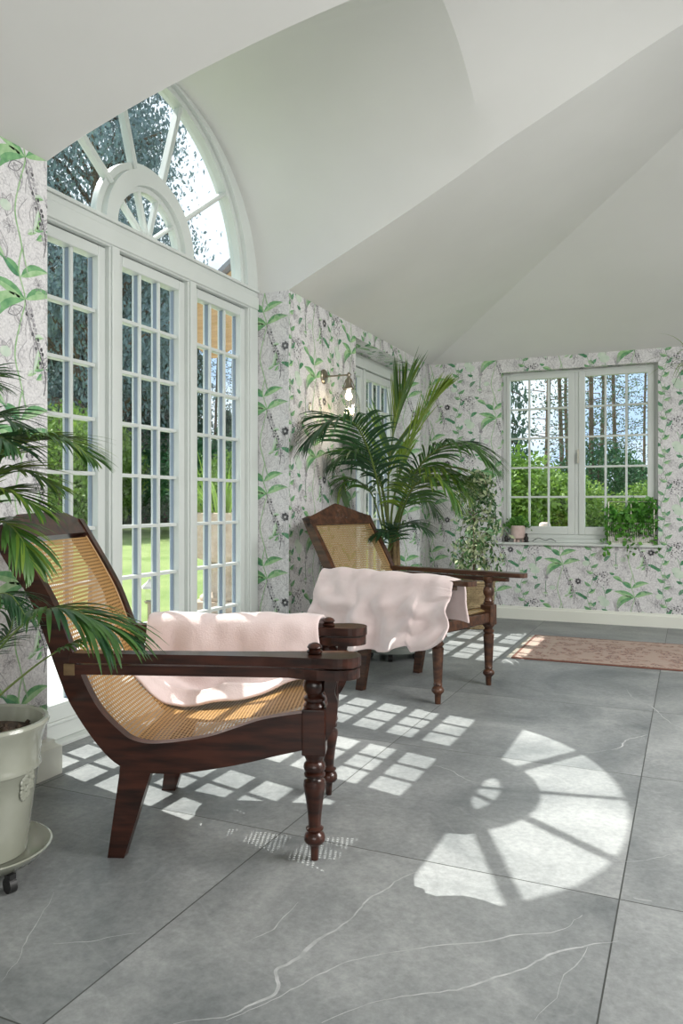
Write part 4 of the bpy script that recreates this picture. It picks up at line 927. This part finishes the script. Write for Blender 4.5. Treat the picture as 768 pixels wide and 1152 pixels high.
for k in range(1900):
    a, c = rnd.choice(tips); p = a.lerp(c, rnd.random()) + Vector((rnd.gauss(0, .035), rnd.gauss(0, .035), rnd.gauss(-.02, .04))); P_.append(p)
leaves(b, P_, .062, rnd, .42, lambda: 0 if rnd.random() < .58 else 1, .5)
b.build('foliage', [M['ficus_g'], M['ficus_w']], fic, fix=False)['kind'] = 'stuff'

# ------------------------------------------------------------ sill plants
def fernpot():
    c = Vector((-1.645, YF + .02, .802)); r = empty('potted_fern', c, label='small fern in a pale pink footed pot at the left end of the far windowsill', cat='potted plant')
    b = MB(); b.lathe([(.018, 0), (.018, .028), (.060, .034), (.072, .046), (.074, .17), (.070, .172), (.066, .165), (.0, .155)], 0, 0, 32, cap=False)
    for k in range(3): a = k * 2.09; b.tube([(.05 * math.cos(a), .05 * math.sin(a), 0), (.05 * math.cos(a), .05 * math.sin(a), .038)], .012, 8)
    b.build('pot', M['pinkpot'], r, smooth=True)
    b = MB(); rn = random.Random(2); P = []
    for k in range(90):
        a = rn.random() * 6.283; e = rn.uniform(.2, 1.4); l = rn.uniform(.10, .20); pts = [(0, 0, .155)]
        for j in range(1, 6): t = j / 5; pts.append((l * t * math.cos(a) * math.cos(e), l * t * math.sin(a) * math.cos(e) * .4, .155 + l * (t * math.sin(e) - .35 * t * t)))
        b.tube(pts, .0012, 3)
        for j in range(1, 6):
            for q in range(5): P.append(Vector(pts[j - 1]).lerp(Vector(pts[j]), rn.random()) + Vector((rn.gauss(0, .006), rn.gauss(0, .006), rn.gauss(0, .006))))
    leaves(b, P, .024, rn, .6); f = b.build('foliage', M['fern'], r, fix=False); f['kind'] = 'stuff'
fernpot()
def figure(loc, label, s=1, rz=0):
    b = MB(); b.lathe([(.026 * s, 0), (.028 * s, .008), (.018 * s, .012), (.022 * s, .03 * s + .01), (.020 * s, .05 * s), (.010 * s, .062 * s), (.013 * s, .072 * s), (.011 * s, .085 * s), (.002, .09 * s)], 0, 0, 16)
    b.tube([(.015 * s, 0, .03 * s), (.035 * s, 0, .025 * s), (.042 * s, 0, .045 * s)], [.008, .007, .004], 8)
    o = b.build('figurine', M['figure'], smooth=True); o.location = loc; o.rotation_euler = (0, 0, rz); return tag(o, label, 'ornament')
figure((-1.765, YF + .0, .802), 'small dark ornament on the far windowsill, left of the pink pot', 1.0)
figure((-1.555, YF + .0, .802), 'small dark ornament on the far windowsill, right of the pink pot', 1.05, 2.5)
b = MB(); b.tube(smoothline([(-1.50, YF + .05, .812), (-1.44, YF + .03, .846), (-1.37, YF + .05, .825), (-1.31, YF + .03, .84), (-1.26, YF + .04, .812)], 6), .003, 6)
tag(b.build('cable', M['black'], smooth=True), 'thin dark cable curling on the far windowsill beside the pink pot', 'cable')
# ivy planter
iv = empty('ivy_planter', (-.53, YF + .0, .802), label='bushy green ivy in a wire edged planter at the right end of the far windowsill', cat='potted plant')
b = MB(); b.box(-.215, .215, -.03, .10, 0, .016); b.box(-.205, .205, -.02, .09, .016, .075); b.build('trough', M['skirting'], iv, bevel=.005)
b = MB()
for i in range(23): x = -.21 + .42 * i / 22; b.tube([(x, -.03, .012), (x, -.03, .21 if i % 11 else .42)], .0028 if i % 11 else .0055, 5)
for i in range(5):
    for x in (-.21, .21): b.tube([(x, -.03 + i * .032, .012), (x, -.03 + i * .032, .21)], .0028, 5)
b.tube([(-.212, -.03, .21), (.212, -.03, .21)], .004, 5); b.tube([(-.212, .10, .21), (-.212, -.03, .21)], .004, 5); b.tube([(.212, -.03, .21), (.212, .10, .21)], .004, 5); b.tube([(-.212, -.03, .42), (.212, -.03, .42)], .004, 5)
b.build('wire_frame', M['silver'], iv, smooth=True)
b = MB(); rn = random.Random(9); P = []
for k in range(1300):
    x = rn.uniform(-.235, .225); top = .40 + .06 * math.sin(x * 14) + .04 * math.cos(x * 33) - .5 * max(0, -x - .12); P.append((x, rn.uniform(-.06, .11), rn.uniform(.03 if rn.random() < .3 else .12, top)))
for k in range(60): x = rn.choice((-.235, .0, -.03, .23)); P.append((x + rn.gauss(0, .018), -.06 + rn.gauss(0, .01), rn.uniform(-.10, .1)))
leaves(b, P, .048, rn, .85, down=.3); b.build('foliage', M['ivy'], iv, fix=False)['kind'] = 'stuff'

# hanging plant at the right edge
hp = Vector((.045, 7.30, 0))
hg = empty('hanging_plant', (hp.x, hp.y, 2.22), label='spidery green hanging plant at the right edge of the photo, near the far window', cat='hanging plant')
b = MB(); b.lathe([(.02, 0), (.07, .01), (.10, .11), (.105, .12), (.09, .115), (0, .10)], 0, 0, 28, cap=False); b.build('pot', M['wicker'], hg, smooth=True)
b = MB(); zc = 2.72 + (YF - hp.y) * (zr - ZT) / (YF - yhip(XE)) - 2.22
for k in range(3): a = k * 2.09; b.tube([(.10 * math.cos(a), .10 * math.sin(a), .115), (0, 0, .60)], .002, 4)
b.tube([(0, 0, .60), (0, 0, zc)], .003, 5); b.build('hanger', M['wicker'], hg)
b = MB(); rn = random.Random(12)
for k in range(46):
    a = rn.random() * 6.283; l = rn.uniform(.32, .60); e = rn.uniform(.5, 1.4); d = Vector((math.cos(a) * math.cos(e), math.sin(a) * math.cos(e), math.sin(e))); c = Vector((0, 0, .11)); vs = []; w0 = rn.uniform(.005, .009)
    wv = Vector((-math.sin(a), math.cos(a), 0))
    for j in range(9): 
        wd = w0 * (1 - (j / 8) ** 2) + .0004; vs += [c - wv * wd, c + wv * wd]; c = c + d * l / 8; d = (d + Vector((0, 0, -.26))).normalized()
    b.add(vs, [(2 * j, 2 * j + 1, 2 * j + 3, 2 * j + 2) for j in range(8)], k % 2)
b.build('foliage', [M['leaf'], M['leafy']], hg, fix=False)['kind'] = 'stuff'

# ------------------------------------------------------------ wall lamp
wl = empty('wall_lamp', (WX, 5.44, 2.19), label='lit nickel wall lamp with a clear glass shade on the wallpaper above the tall palm', cat='wall lamp')
b = MB(); n = 28
vs = []
for (r, x) in ((.055, .0), (.055, .010), (.048, .018), (.02, .022)):
    for k in range(n): a = k * 6.283 / n; vs.append((x, r * math.cos(a), r * math.sin(a) * 1.05))
fs = [(i * n + k, i * n + (k + 1) % n, (i + 1) * n + (k + 1) % n, (i + 1) * n + k) for i in range(3) for k in range(n)] + [tuple(range(n)), tuple(3 * n + k for k in range(n))]
b.add(vs, fs); b.build('backplate', M['nickel'], wl, smooth=True)
AX = .215
b = MB(); b.tube([(.018, 0, .0), (AX + .02, 0, .0)], .0065, 10); b.lathe([(.012, -.012), (.014, 0), (.012, .012), (.004, .02)], AX, 0, 14); b.build('arm', M['nickel'], wl, smooth=True)
b = MB(); b.lathe([(.010, -.010), (.012, -.02), (.018, -.03), (.022, -.05), (.024, -.075), (.036, -.098), (.045, -.106), (.045, -.112), (.02, -.115)], AX, 0, 20)
for s in (-1, 1): b.tube([(AX + s * .02, 0, -.03), (AX + s * .036, 0, -.07), (AX + s * .050, 0, -.10)], .004, 6)
b.build('bulb_holder', M['nickel'], wl, smooth=True)
b = MB(); b.lathe([(.040, -.108), (.062, -.135), (.082, -.18), (.090, -.24), (.092, -.30), (.094, -.345)], AX, 0, 40, cap=False); sh = b.build('glass_shade', M['lampglass'], wl, smooth='all'); md = sh.modifiers.new('s', 'SOLIDIFY'); md.thickness = .003
b = MB(); b.lathe([(.004, -.114), (.016, -.12), (.014, -.135), (.024, -.148), (.028, -.165), (.024, -.183), (.014, -.191), (.003, -.194)], AX, 0, 20); b.build('bulb', M['bulb'], wl, smooth='all')
pl = bpy.data.lights.new('bulb_light', 'POINT'); pl.energy = 2.2; pl.color = (1, .78, .5); pl.shadow_soft_size = .04; po = bpy.data.objects.new('bulb_light', pl); col.objects.link(po); po.location = (WX + AX, 5.44, 1.91)
# thin wire bracket below it
b = MB(); b.tube([(0, -.02, .0), (.012, -.02, .05), (.016, -.02, .0), (.02, .10, -.004), (.02, .42, -.004)], .0035, 6); b.lathe([(.001, .045), (.008, .053), (.001, .061)], .012, -.02, 8)
o = b.build('wire_bracket', M['nickel'], smooth=True); o.location = (WX + .004, 5.20, 1.90); tag(o, 'thin dark wire bracket on the wallpaper below the wall lamp', 'bracket')

# ------------------------------------------------------------ rug
def rugmat():
    m = bpy.data.materials.new('faded_persian_rug'); m.use_nodes = True; t = m.node_tree; b = t.nodes['Principled BSDF']; L = t.links.new; N = lambda k: t.nodes.new('ShaderNode' + k)
    tc_ = N('TexCoord'); sp = N('SeparateXYZ'); L(tc_.outputs['Object'], sp.inputs[0])
    v = N('TexVoronoi'); v.inputs['Scale'].default_value = 13; L(tc_.outputs['Object'], v.inputs['Vector'])
    n = N('TexNoise'); n.inputs['Scale'].default_value = 38; n.inputs['Detail'].default_value = 6; L(tc_.outputs['Object'], n.inputs['Vector'])
    ad = N('Math'); ad.operation = 'ADD'; L(v.outputs['Distance'], ad.inputs[0]); L(n.outputs['Fac'], ad.inputs[1])
    r = N('ValToRGB'); e = r.color_ramp.elements; e[0].position = .55; e[0].color = (.26, .14, .11, 1); e[1].position = 1.0; e[1].color = (.40, .30, .25, 1)
    x = e.new(.72); x.color = (.42, .33, .28, 1); x = e.new(.82); x.color = (.14, .09, .085, 1); x = e.new(.90); x.color = (.32, .18, .14, 1); L(ad.outputs[0], r.inputs[0])
    # border bands
    def ma(op, a, c=None):
        q = N('Math'); q.operation = op
        for i, xx in enumerate((a, c)):
            if xx is None: continue
            if isinstance(xx, (int, float)): q.inputs[i].default_value = xx
            else: L(xx, q.inputs[i])
        return q.outputs[0]
    dx = ma('SUBTRACT', 1.25, ma('ABSOLUTE', sp.outputs[0])); dy = ma('SUBTRACT', .56, ma('ABSOLUTE', sp.outputs[1])); d = ma('MINIMUM', dx, dy)
    band = ma('LESS_THAN', ma('ABSOLUTE', ma('SUBTRACT', ma('FRACT', ma('MULTIPLY', d, 7.0)), .5)), .12); inb = ma('LESS_THAN', d, .24)
    f = ma('MULTIPLY', ma('MULTIPLY', band, inb), .7)
    mx = N('MixRGB'); L(f, mx.inputs[0]); L(r.outputs[0], mx.inputs[1]); mx.inputs[2].default_value = (.42, .33, .27, 1)
    ed = ma('LESS_THAN', d, .022); m2 = N('MixRGB'); L(ed, m2.inputs[0]); L(mx.outputs[0], m2.inputs[1]); m2.inputs[2].default_value = (.16, .07, .05, 1)
    L(m2.outputs[0], b.inputs['Base Color']); b.inputs['Roughness'].default_value = .95
    return m
M['rug'] = rugmat(); M['fringe'] = mat('rug_fringe', (.42, .38, .31), .9)
rg = empty('rug', (-.03, 6.62, 0), R(1.0), label='faded reddish persian rug with a fringed end, in front of the far window', cat='rug')
b = MB(); b.box(-1.25, 1.25, -.56, .56, 0, .010); b.build('pile', M['rug'], rg, bevel=.003)
b = MB(); rn = random.Random(4)
for s in (-1, 1):
    for k in range(90):
        y = -.55 + 1.10 * k / 89; x = s * 1.25; b.add([(x, y - .003, .006), (x, y + .003, .006), (x + s * rn.uniform(.03, .055), y + .002 + rn.uniform(-.01, .01), .002), (x + s * .04, y - .002 + rn.uniform(-.01, .01), .002)], [(0, 1, 2, 3)])
fr_ = b.build('fringe', M['fringe'], rg, fix=False); fr_['kind'] = 'stuff'

# ------------------------------------------------------------ outside
# ground rises gently away from the house
b = MB(); b.box(-6.4, -2.99, -2, 11.5, -.12, -.06); struct(b.build('patio', M['paving']))
def gz(x, y): d = math.hypot(x, y); return -.09 + max(0, d - 7) * .024
b = MB(); G = 40; vs = []
for i in range(G + 1):
    for j in range(G + 1): x = -60 + 75 * i / G; y = -10 + 75 * j / G; vs.append((x, y, gz(x, y) if not (x > -3.0 and y < 8.3) else -.12))
# keep the lawn outside the room
fs = []
for i in range(G):
    for j in range(G):
        x = -60 + 75 * (i + 1) / G; y = -10 + 75 * j / G
        if x > -3.6 and y < 8.2: continue
        fs.append((i * (G + 1) + j, (i + 1) * (G + 1) + j, (i + 1) * (G + 1) + j + 1, i * (G + 1) + j + 1))
b.add(vs, fs); struct(b.build('lawn_ground', M['lawn'], fix=False, smooth='all'))

def tree_mesh(seed, kind, nleaf, trunk_h, mats):
    """unit: height 1. returns list of (name, mesh-data object parts)"""
    rn = random.Random(seed); t = MB(); f = MB(); P = []
    q_ = .32 if kind == 'pine' else 1
    t.tube([(0, 0, 0), (.01, .005, .35), (0, .01, .7), (.005, 0, .96)], [.018 * q_, .014 * q_, .009 * q_, .003], 8)
    if kind == 'conifer':
        for k in range(46):
            z = .12 + .84 * (k / 46) ** .9; a = k * 2.4; r = .26 * (1 - z) ** .75 + .02
            e = Vector((r * math.cos(a), r * math.sin(a), z - .05)); t.tube([(0, 0, z), e * .6 + Vector((0, 0, z * .4)), e], [.005, .003, .001], 4)
            for q in range(nleaf // 46): s = rn.random() ** .6; P.append(Vector((0, 0, z)).lerp(e, s) + Vector((rn.gauss(0, .022), rn.gauss(0, .022), rn.gauss(-.015, .02))))
        leaves(f, P, .026, rn, .45, down=.4)
    elif kind == 'cedar':
        for k in range(80):
            z = .25 + .72 * rn.random(); a = rn.random() * 6.283; r = (.36 if z < .7 else .42 * (1.05 - z) + .16) * rn.uniform(.5, 1); e = Vector((r * math.cos(a), r * math.sin(a), z + rn.uniform(-.02, .08)))
            t.tube([(0, 0, z - .08), e * .5 + Vector((0, 0, z * .5 - .02)), e], [.008, .005, .002], 5)
            for q in range(nleaf // 80): s = .35 + .65 * rn.random() ** .5; P.append(Vector((0, 0, z - .05)).lerp(e, s) + Vector((rn.gauss(0, .045), rn.gauss(0, .045), rn.gauss(0, .028))))
        leaves(f, P, .013, rn, .5)
    elif kind == 'pine':
        for k in range(44):
            z = .16 + .82 * k / 44; a = k * 2.4; r = rn.uniform(.03, .10); e = Vector((r * math.cos(a), r * math.sin(a), z + .01)); t.tube([(0, 0, z), e], [.0015, .0006], 4)
            for q in range(nleaf // 44): P.append(Vector((0, 0, z)).lerp(e, .3 + .7 * rn.random()) + Vector((rn.gauss(0, .014), rn.gauss(0, .014), rn.gauss(0, .010))))
        leaves(f, P, .0075, rn, .5)
    else:
        for q in range(nleaf):
            d = Vector((rn.gauss(0, 1), rn.gauss(0, 1), rn.gauss(0, 1))).normalized(); r = rn.uniform(.6, 1) * (1 + .15 * noise.noise(d * 2.5 + Vector((seed, 0, 0))))
            P.append(Vector((d.x * .55 * r, d.y * .55 * r, .5 + d.z * .5 * r)))
        P = [p for p in P if p.z > .02]; leaves(f, P, .045, rn, .6)
    return t, f
protos = {}
def tree(name, kind, seed, loc, h, mats, label, group, nleaf=2500, wide=1.0, cat='tree'):
    key = (kind, seed, mats[1].name)
    if key in protos:
        r = protos[key].copy(); col.objects.link(r)
        for ch in [x for x in col.objects if x.parent == protos[key]]: c = ch.copy(); col.objects.link(c); c.parent = r
    else:
        r = empty(name); t, f = tree_mesh(seed, kind, nleaf, .4, mats); t.build('trunk', mats[0], r, smooth=True); fo = f.build('foliage', mats[1], r, fix=False); fo['kind'] = 'stuff'; protos[key] = r
    r.location = loc; r.scale = (h * wide, h * wide, h); r.rotation_euler = (0, 0, random.random() * 6.28); tag(r, label, cat, group); return r
def gp(u, D):
    p = at(u, HOR, D=D); p.z = gz(p.x, p.y) - .02; return p
CON = [M['bark'], M['conifer']]
for k, (u, D, h, w) in enumerate([(30, 36, 13, 1.25), (62, 33, 12, 1.3), (92, 37, 13.5, 1.2), (118, 33, 11.5, 1.3), (140, 35, 12.5, 1.2), (160, 32.5, 11, .95), (186, 35, 12, .75), (214, 33, 9.5, .55), (256, 38, 5.5, .8), (285, 34, 4.5, 1.0), (330, 33, 10, 1.1), (-10, 33, 12, 1.2), (75, 39, 14, 1.3), (135, 40, 14, 1.1), (172, 39, 13, .9), (395, 32, 10, 1.2), (440, 34, 10, 1.2)]):
    tree('conifer', 'conifer', 20 + k % 3, gp(u, D), h, CON, 'dark conifer in the dense row beyond the lawn, seen through the glazed doors', 'conifers beyond the lawn', 9000, w)
tree('cedar', 'cedar', 31, gp(108, 28), 18.0, [M['bark'], M['cedar']], 'broad blue green cedar filling the left of the arched window', None, 48000, .62)
for k, (u, D, h) in enumerate([(70, 28, 3.2), (105, 30, 3.6), (150, 29, 3.0), (186, 30, 3.6), (235, 24, 3.0), (262, 22, 3.0), (300, 24, 3)]):
    tree('shrub', 'bush', 40 + k % 2, gp(u, D), h, [M['bark'], M['shrubd']], 'dark green shrub at the edge of the lawn, seen through the glazed doors', 'shrubs at the lawn edge', 5000, 1.1, 'shrub')
for k, (u, D, h) in enumerate([(246, 30, 9.5), (263, 36, 10), (232, 38, 10)]):
    tree('pine_tree', 'pine', 50 + k % 3, gp(u, D), h, [M['bark'], M['pine']], 'thin open pine against the sky behind the right glazed door', 'pines behind the right glazed door', 2200, 1.3)
for k, (u, D, h) in enumerate([(66, 21, 3.6), (92, 23, 3.9), (110, 24, 3.4), (262, 20, 2.4)]):
    tree('shrub', 'bush', 60 + k % 2, gp(u, D), h, [M['bark'], M['shrub']], 'tall bright green shrub on the lawn, seen through the glazed doors', 'bright shrubs on the lawn', 6000, .8, 'shrub')
# far window view
tree('conifer', 'conifer', 21, gp(548, 22), 9.5, CON, 'dense dark conifer in the upper left panes of the far window', None, 9000, .62)
for k, (u, D, h) in enumerate([(613, 24, 15), (634, 28, 15), (640, 33, 15), (665, 24, 15), (674, 32, 16), (694, 27, 14), (702, 34, 13), (724, 30, 11)]):
    tree('pine_tree', 'pine', 50 + k % 3, gp(u, D), h, [M['bark'], M['pine']], 'tall thin pine with a bare trunk, seen through the far window', 'tall pines beyond the far window', 3400, 1.0)
for k, (u, D, h) in enumerate([(572, 15, 2.2), (592, 16, 1.9), (612, 16, 1.5), (632, 15.5, 1.75), (668, 15, .9), (690, 16, .75), (715, 16, .9), (740, 15, 1.6), (550, 15, 2.2)]):
    tree('shrub', 'bush', 60 + k % 2, gp(u, D), h, [M['bark'], M['shrub']], 'bright green shrub in the garden beyond the far window', 'bright shrubs beyond the far window', 6000, 1.1, 'shrub')
for k, (u, D, h) in enumerate([(673, 24, 2.9), (693, 25, 2.5), (722, 23, 2.1), (640, 24, 2.0)]):
    tree('shrub', 'bush', 40 + k % 2, gp(u, D), h, [M['bark'], M['shrubd']], 'dark evergreen bush behind the bright shrubs beyond the far window', 'dark bushes beyond the far window', 5000, .9, 'shrub')
# terracotta garden pot on blocks, far window
tp = gp(622, 11.5); b = MB(); b.box(-.42, .42, -.2, .2, 0, .62); b.lathe([(.10, .62), (.15, .64), (.12, .70), (.10, .82), (.08, .90), (.05, .92)], -.12, 0, 20)
o = b.build('garden_pedestal', M['pinkpot'], bevel=.01); o.location = tp; tag(o, 'pinkish low brick pedestal with a vase in the garden, seen through the far window', 'garden ornament')

# stone urn
up_ = at(250, HOR, D=8.3); ur = empty('stone_planter', (up_.x, up_.y, -.06), R(24), label='weathered stone planter on a pedestal outside the right glazed door', cat='planter')
b = MB(); b.box(-.33, .33, -.33, .33, 0, .12); b.box(-.27, .27, -.27, .27, .12, .24); b.lathe([(.24, .24), (.24, .28), (.17, .33), (.13, .40), (.12, .55), (.15, .60), (.12, .64)], 0, 0, 28); b.build('pedestal', M['stone'], ur, bevel=.01)
b = MB(); b.lathe([(.14, .64), (.30, .70), (.36, .78), (.37, 1.06), (.40, 1.10), (.41, 1.16), (.36, 1.17), (.34, 1.12), (.0, 1.10)], 0, 0, 36, cap=False); b.build('bowl', M['stone'], ur, smooth=True)
b = MB(); rn = random.Random(6)
for k in range(70):
    a = rn.random() * 6.283; l = rn.uniform(.4, .85); e = rn.uniform(.7, 1.45); d = Vector((math.cos(a) * math.cos(e), math.sin(a) * math.cos(e), math.sin(e))); c = Vector((.2 * math.cos(a), .2 * math.sin(a), 1.12)); wv = Vector((-math.sin(a), math.cos(a), 0)); vs = []
    for j in range(7): wd = .011 * (1 - (j / 6) ** 2) + .0005; vs += [c - wv * wd, c + wv * wd]; c = c + d * l / 6; d = (d + Vector((0, 0, -.16))).normalized()
    b.add(vs, [(2 * j, 2 * j + 1, 2 * j + 3, 2 * j + 2) for j in range(6)])
f_ = b.build('grass_leaves', M['shrub'], ur, fix=False); f_['kind'] = 'stuff'
# garden lantern
lp = at(168, HOR, D=8.2); ln = empty('garden_lantern', (lp.x, lp.y, -.09), label='small pale roofed garden lantern on the lawn outside the middle glazed door', cat='lantern')
b = MB(); b.tube([(0, 0, 0), (0, 0, .24)], .02, 8); b.lathe([(.06, .24), (.07, .26), (.03, .27)], 0, 0, 4); b.build('post', M['nickel'], ln)
b = MB(); b.lathe([(.055, .27), (.055, .40)], 0, 0, 4); b.build('glass', M['lampglass'], ln)
b = MB(); b.lathe([(.11, .40), (.10, .42), (.03, .47), (.005, .50)], 0, 0, 4); b.build('lantern_roof', M['paving'], ln)
# timber canopy on the outside wall beyond the doors, and the gable behind it
cn = empty('timber_canopy', (-2.99, 5.40, 0), label='slate topped pine timber canopy outside, behind the top of the right glazed door', cat='canopy')
b = MB()
arc_ = [(-.40 + .18 * math.cos(R(180 - 18 * i)), 2.50 + .07 * math.sin(R(180 - 18 * i)) - .02) for i in range(11)]
pl_ = [(0, 2.36)] + [(-.06, 2.42), (-.16, 2.47), (-.22, 2.40)] + [(-.30, 2.39), (-.36, 2.43), (-.46, 2.47), (-.55, 2.42)] + [(-.62, 2.41), (-.70, 2.46), (-.78, 2.52), (-.78, 2.86), (0, 3.40)]
for y in (0, .62): b.prism(pl_, lambda p, t: (p[0], t, p[1]), y, y + .05)
b.build('fascia', M['timber'], cn)
b = MB()
for y in (.20, .41): b.prism([(0, 2.95), (-.74, 2.60), (-.74, 2.80), (0, 3.30)], lambda p, t: (p[0], t, p[1]), y, y + .06)
b.build('rafters', M['timber'], cn)
b = MB(); b.prism([(0, 3.42), (-.84, 2.83), (-.86, 2.86), (0, 3.47)], lambda p, t: (p[0], t, p[1]), -.06, .73); b.build('slate_roof', M['slate'], cn)
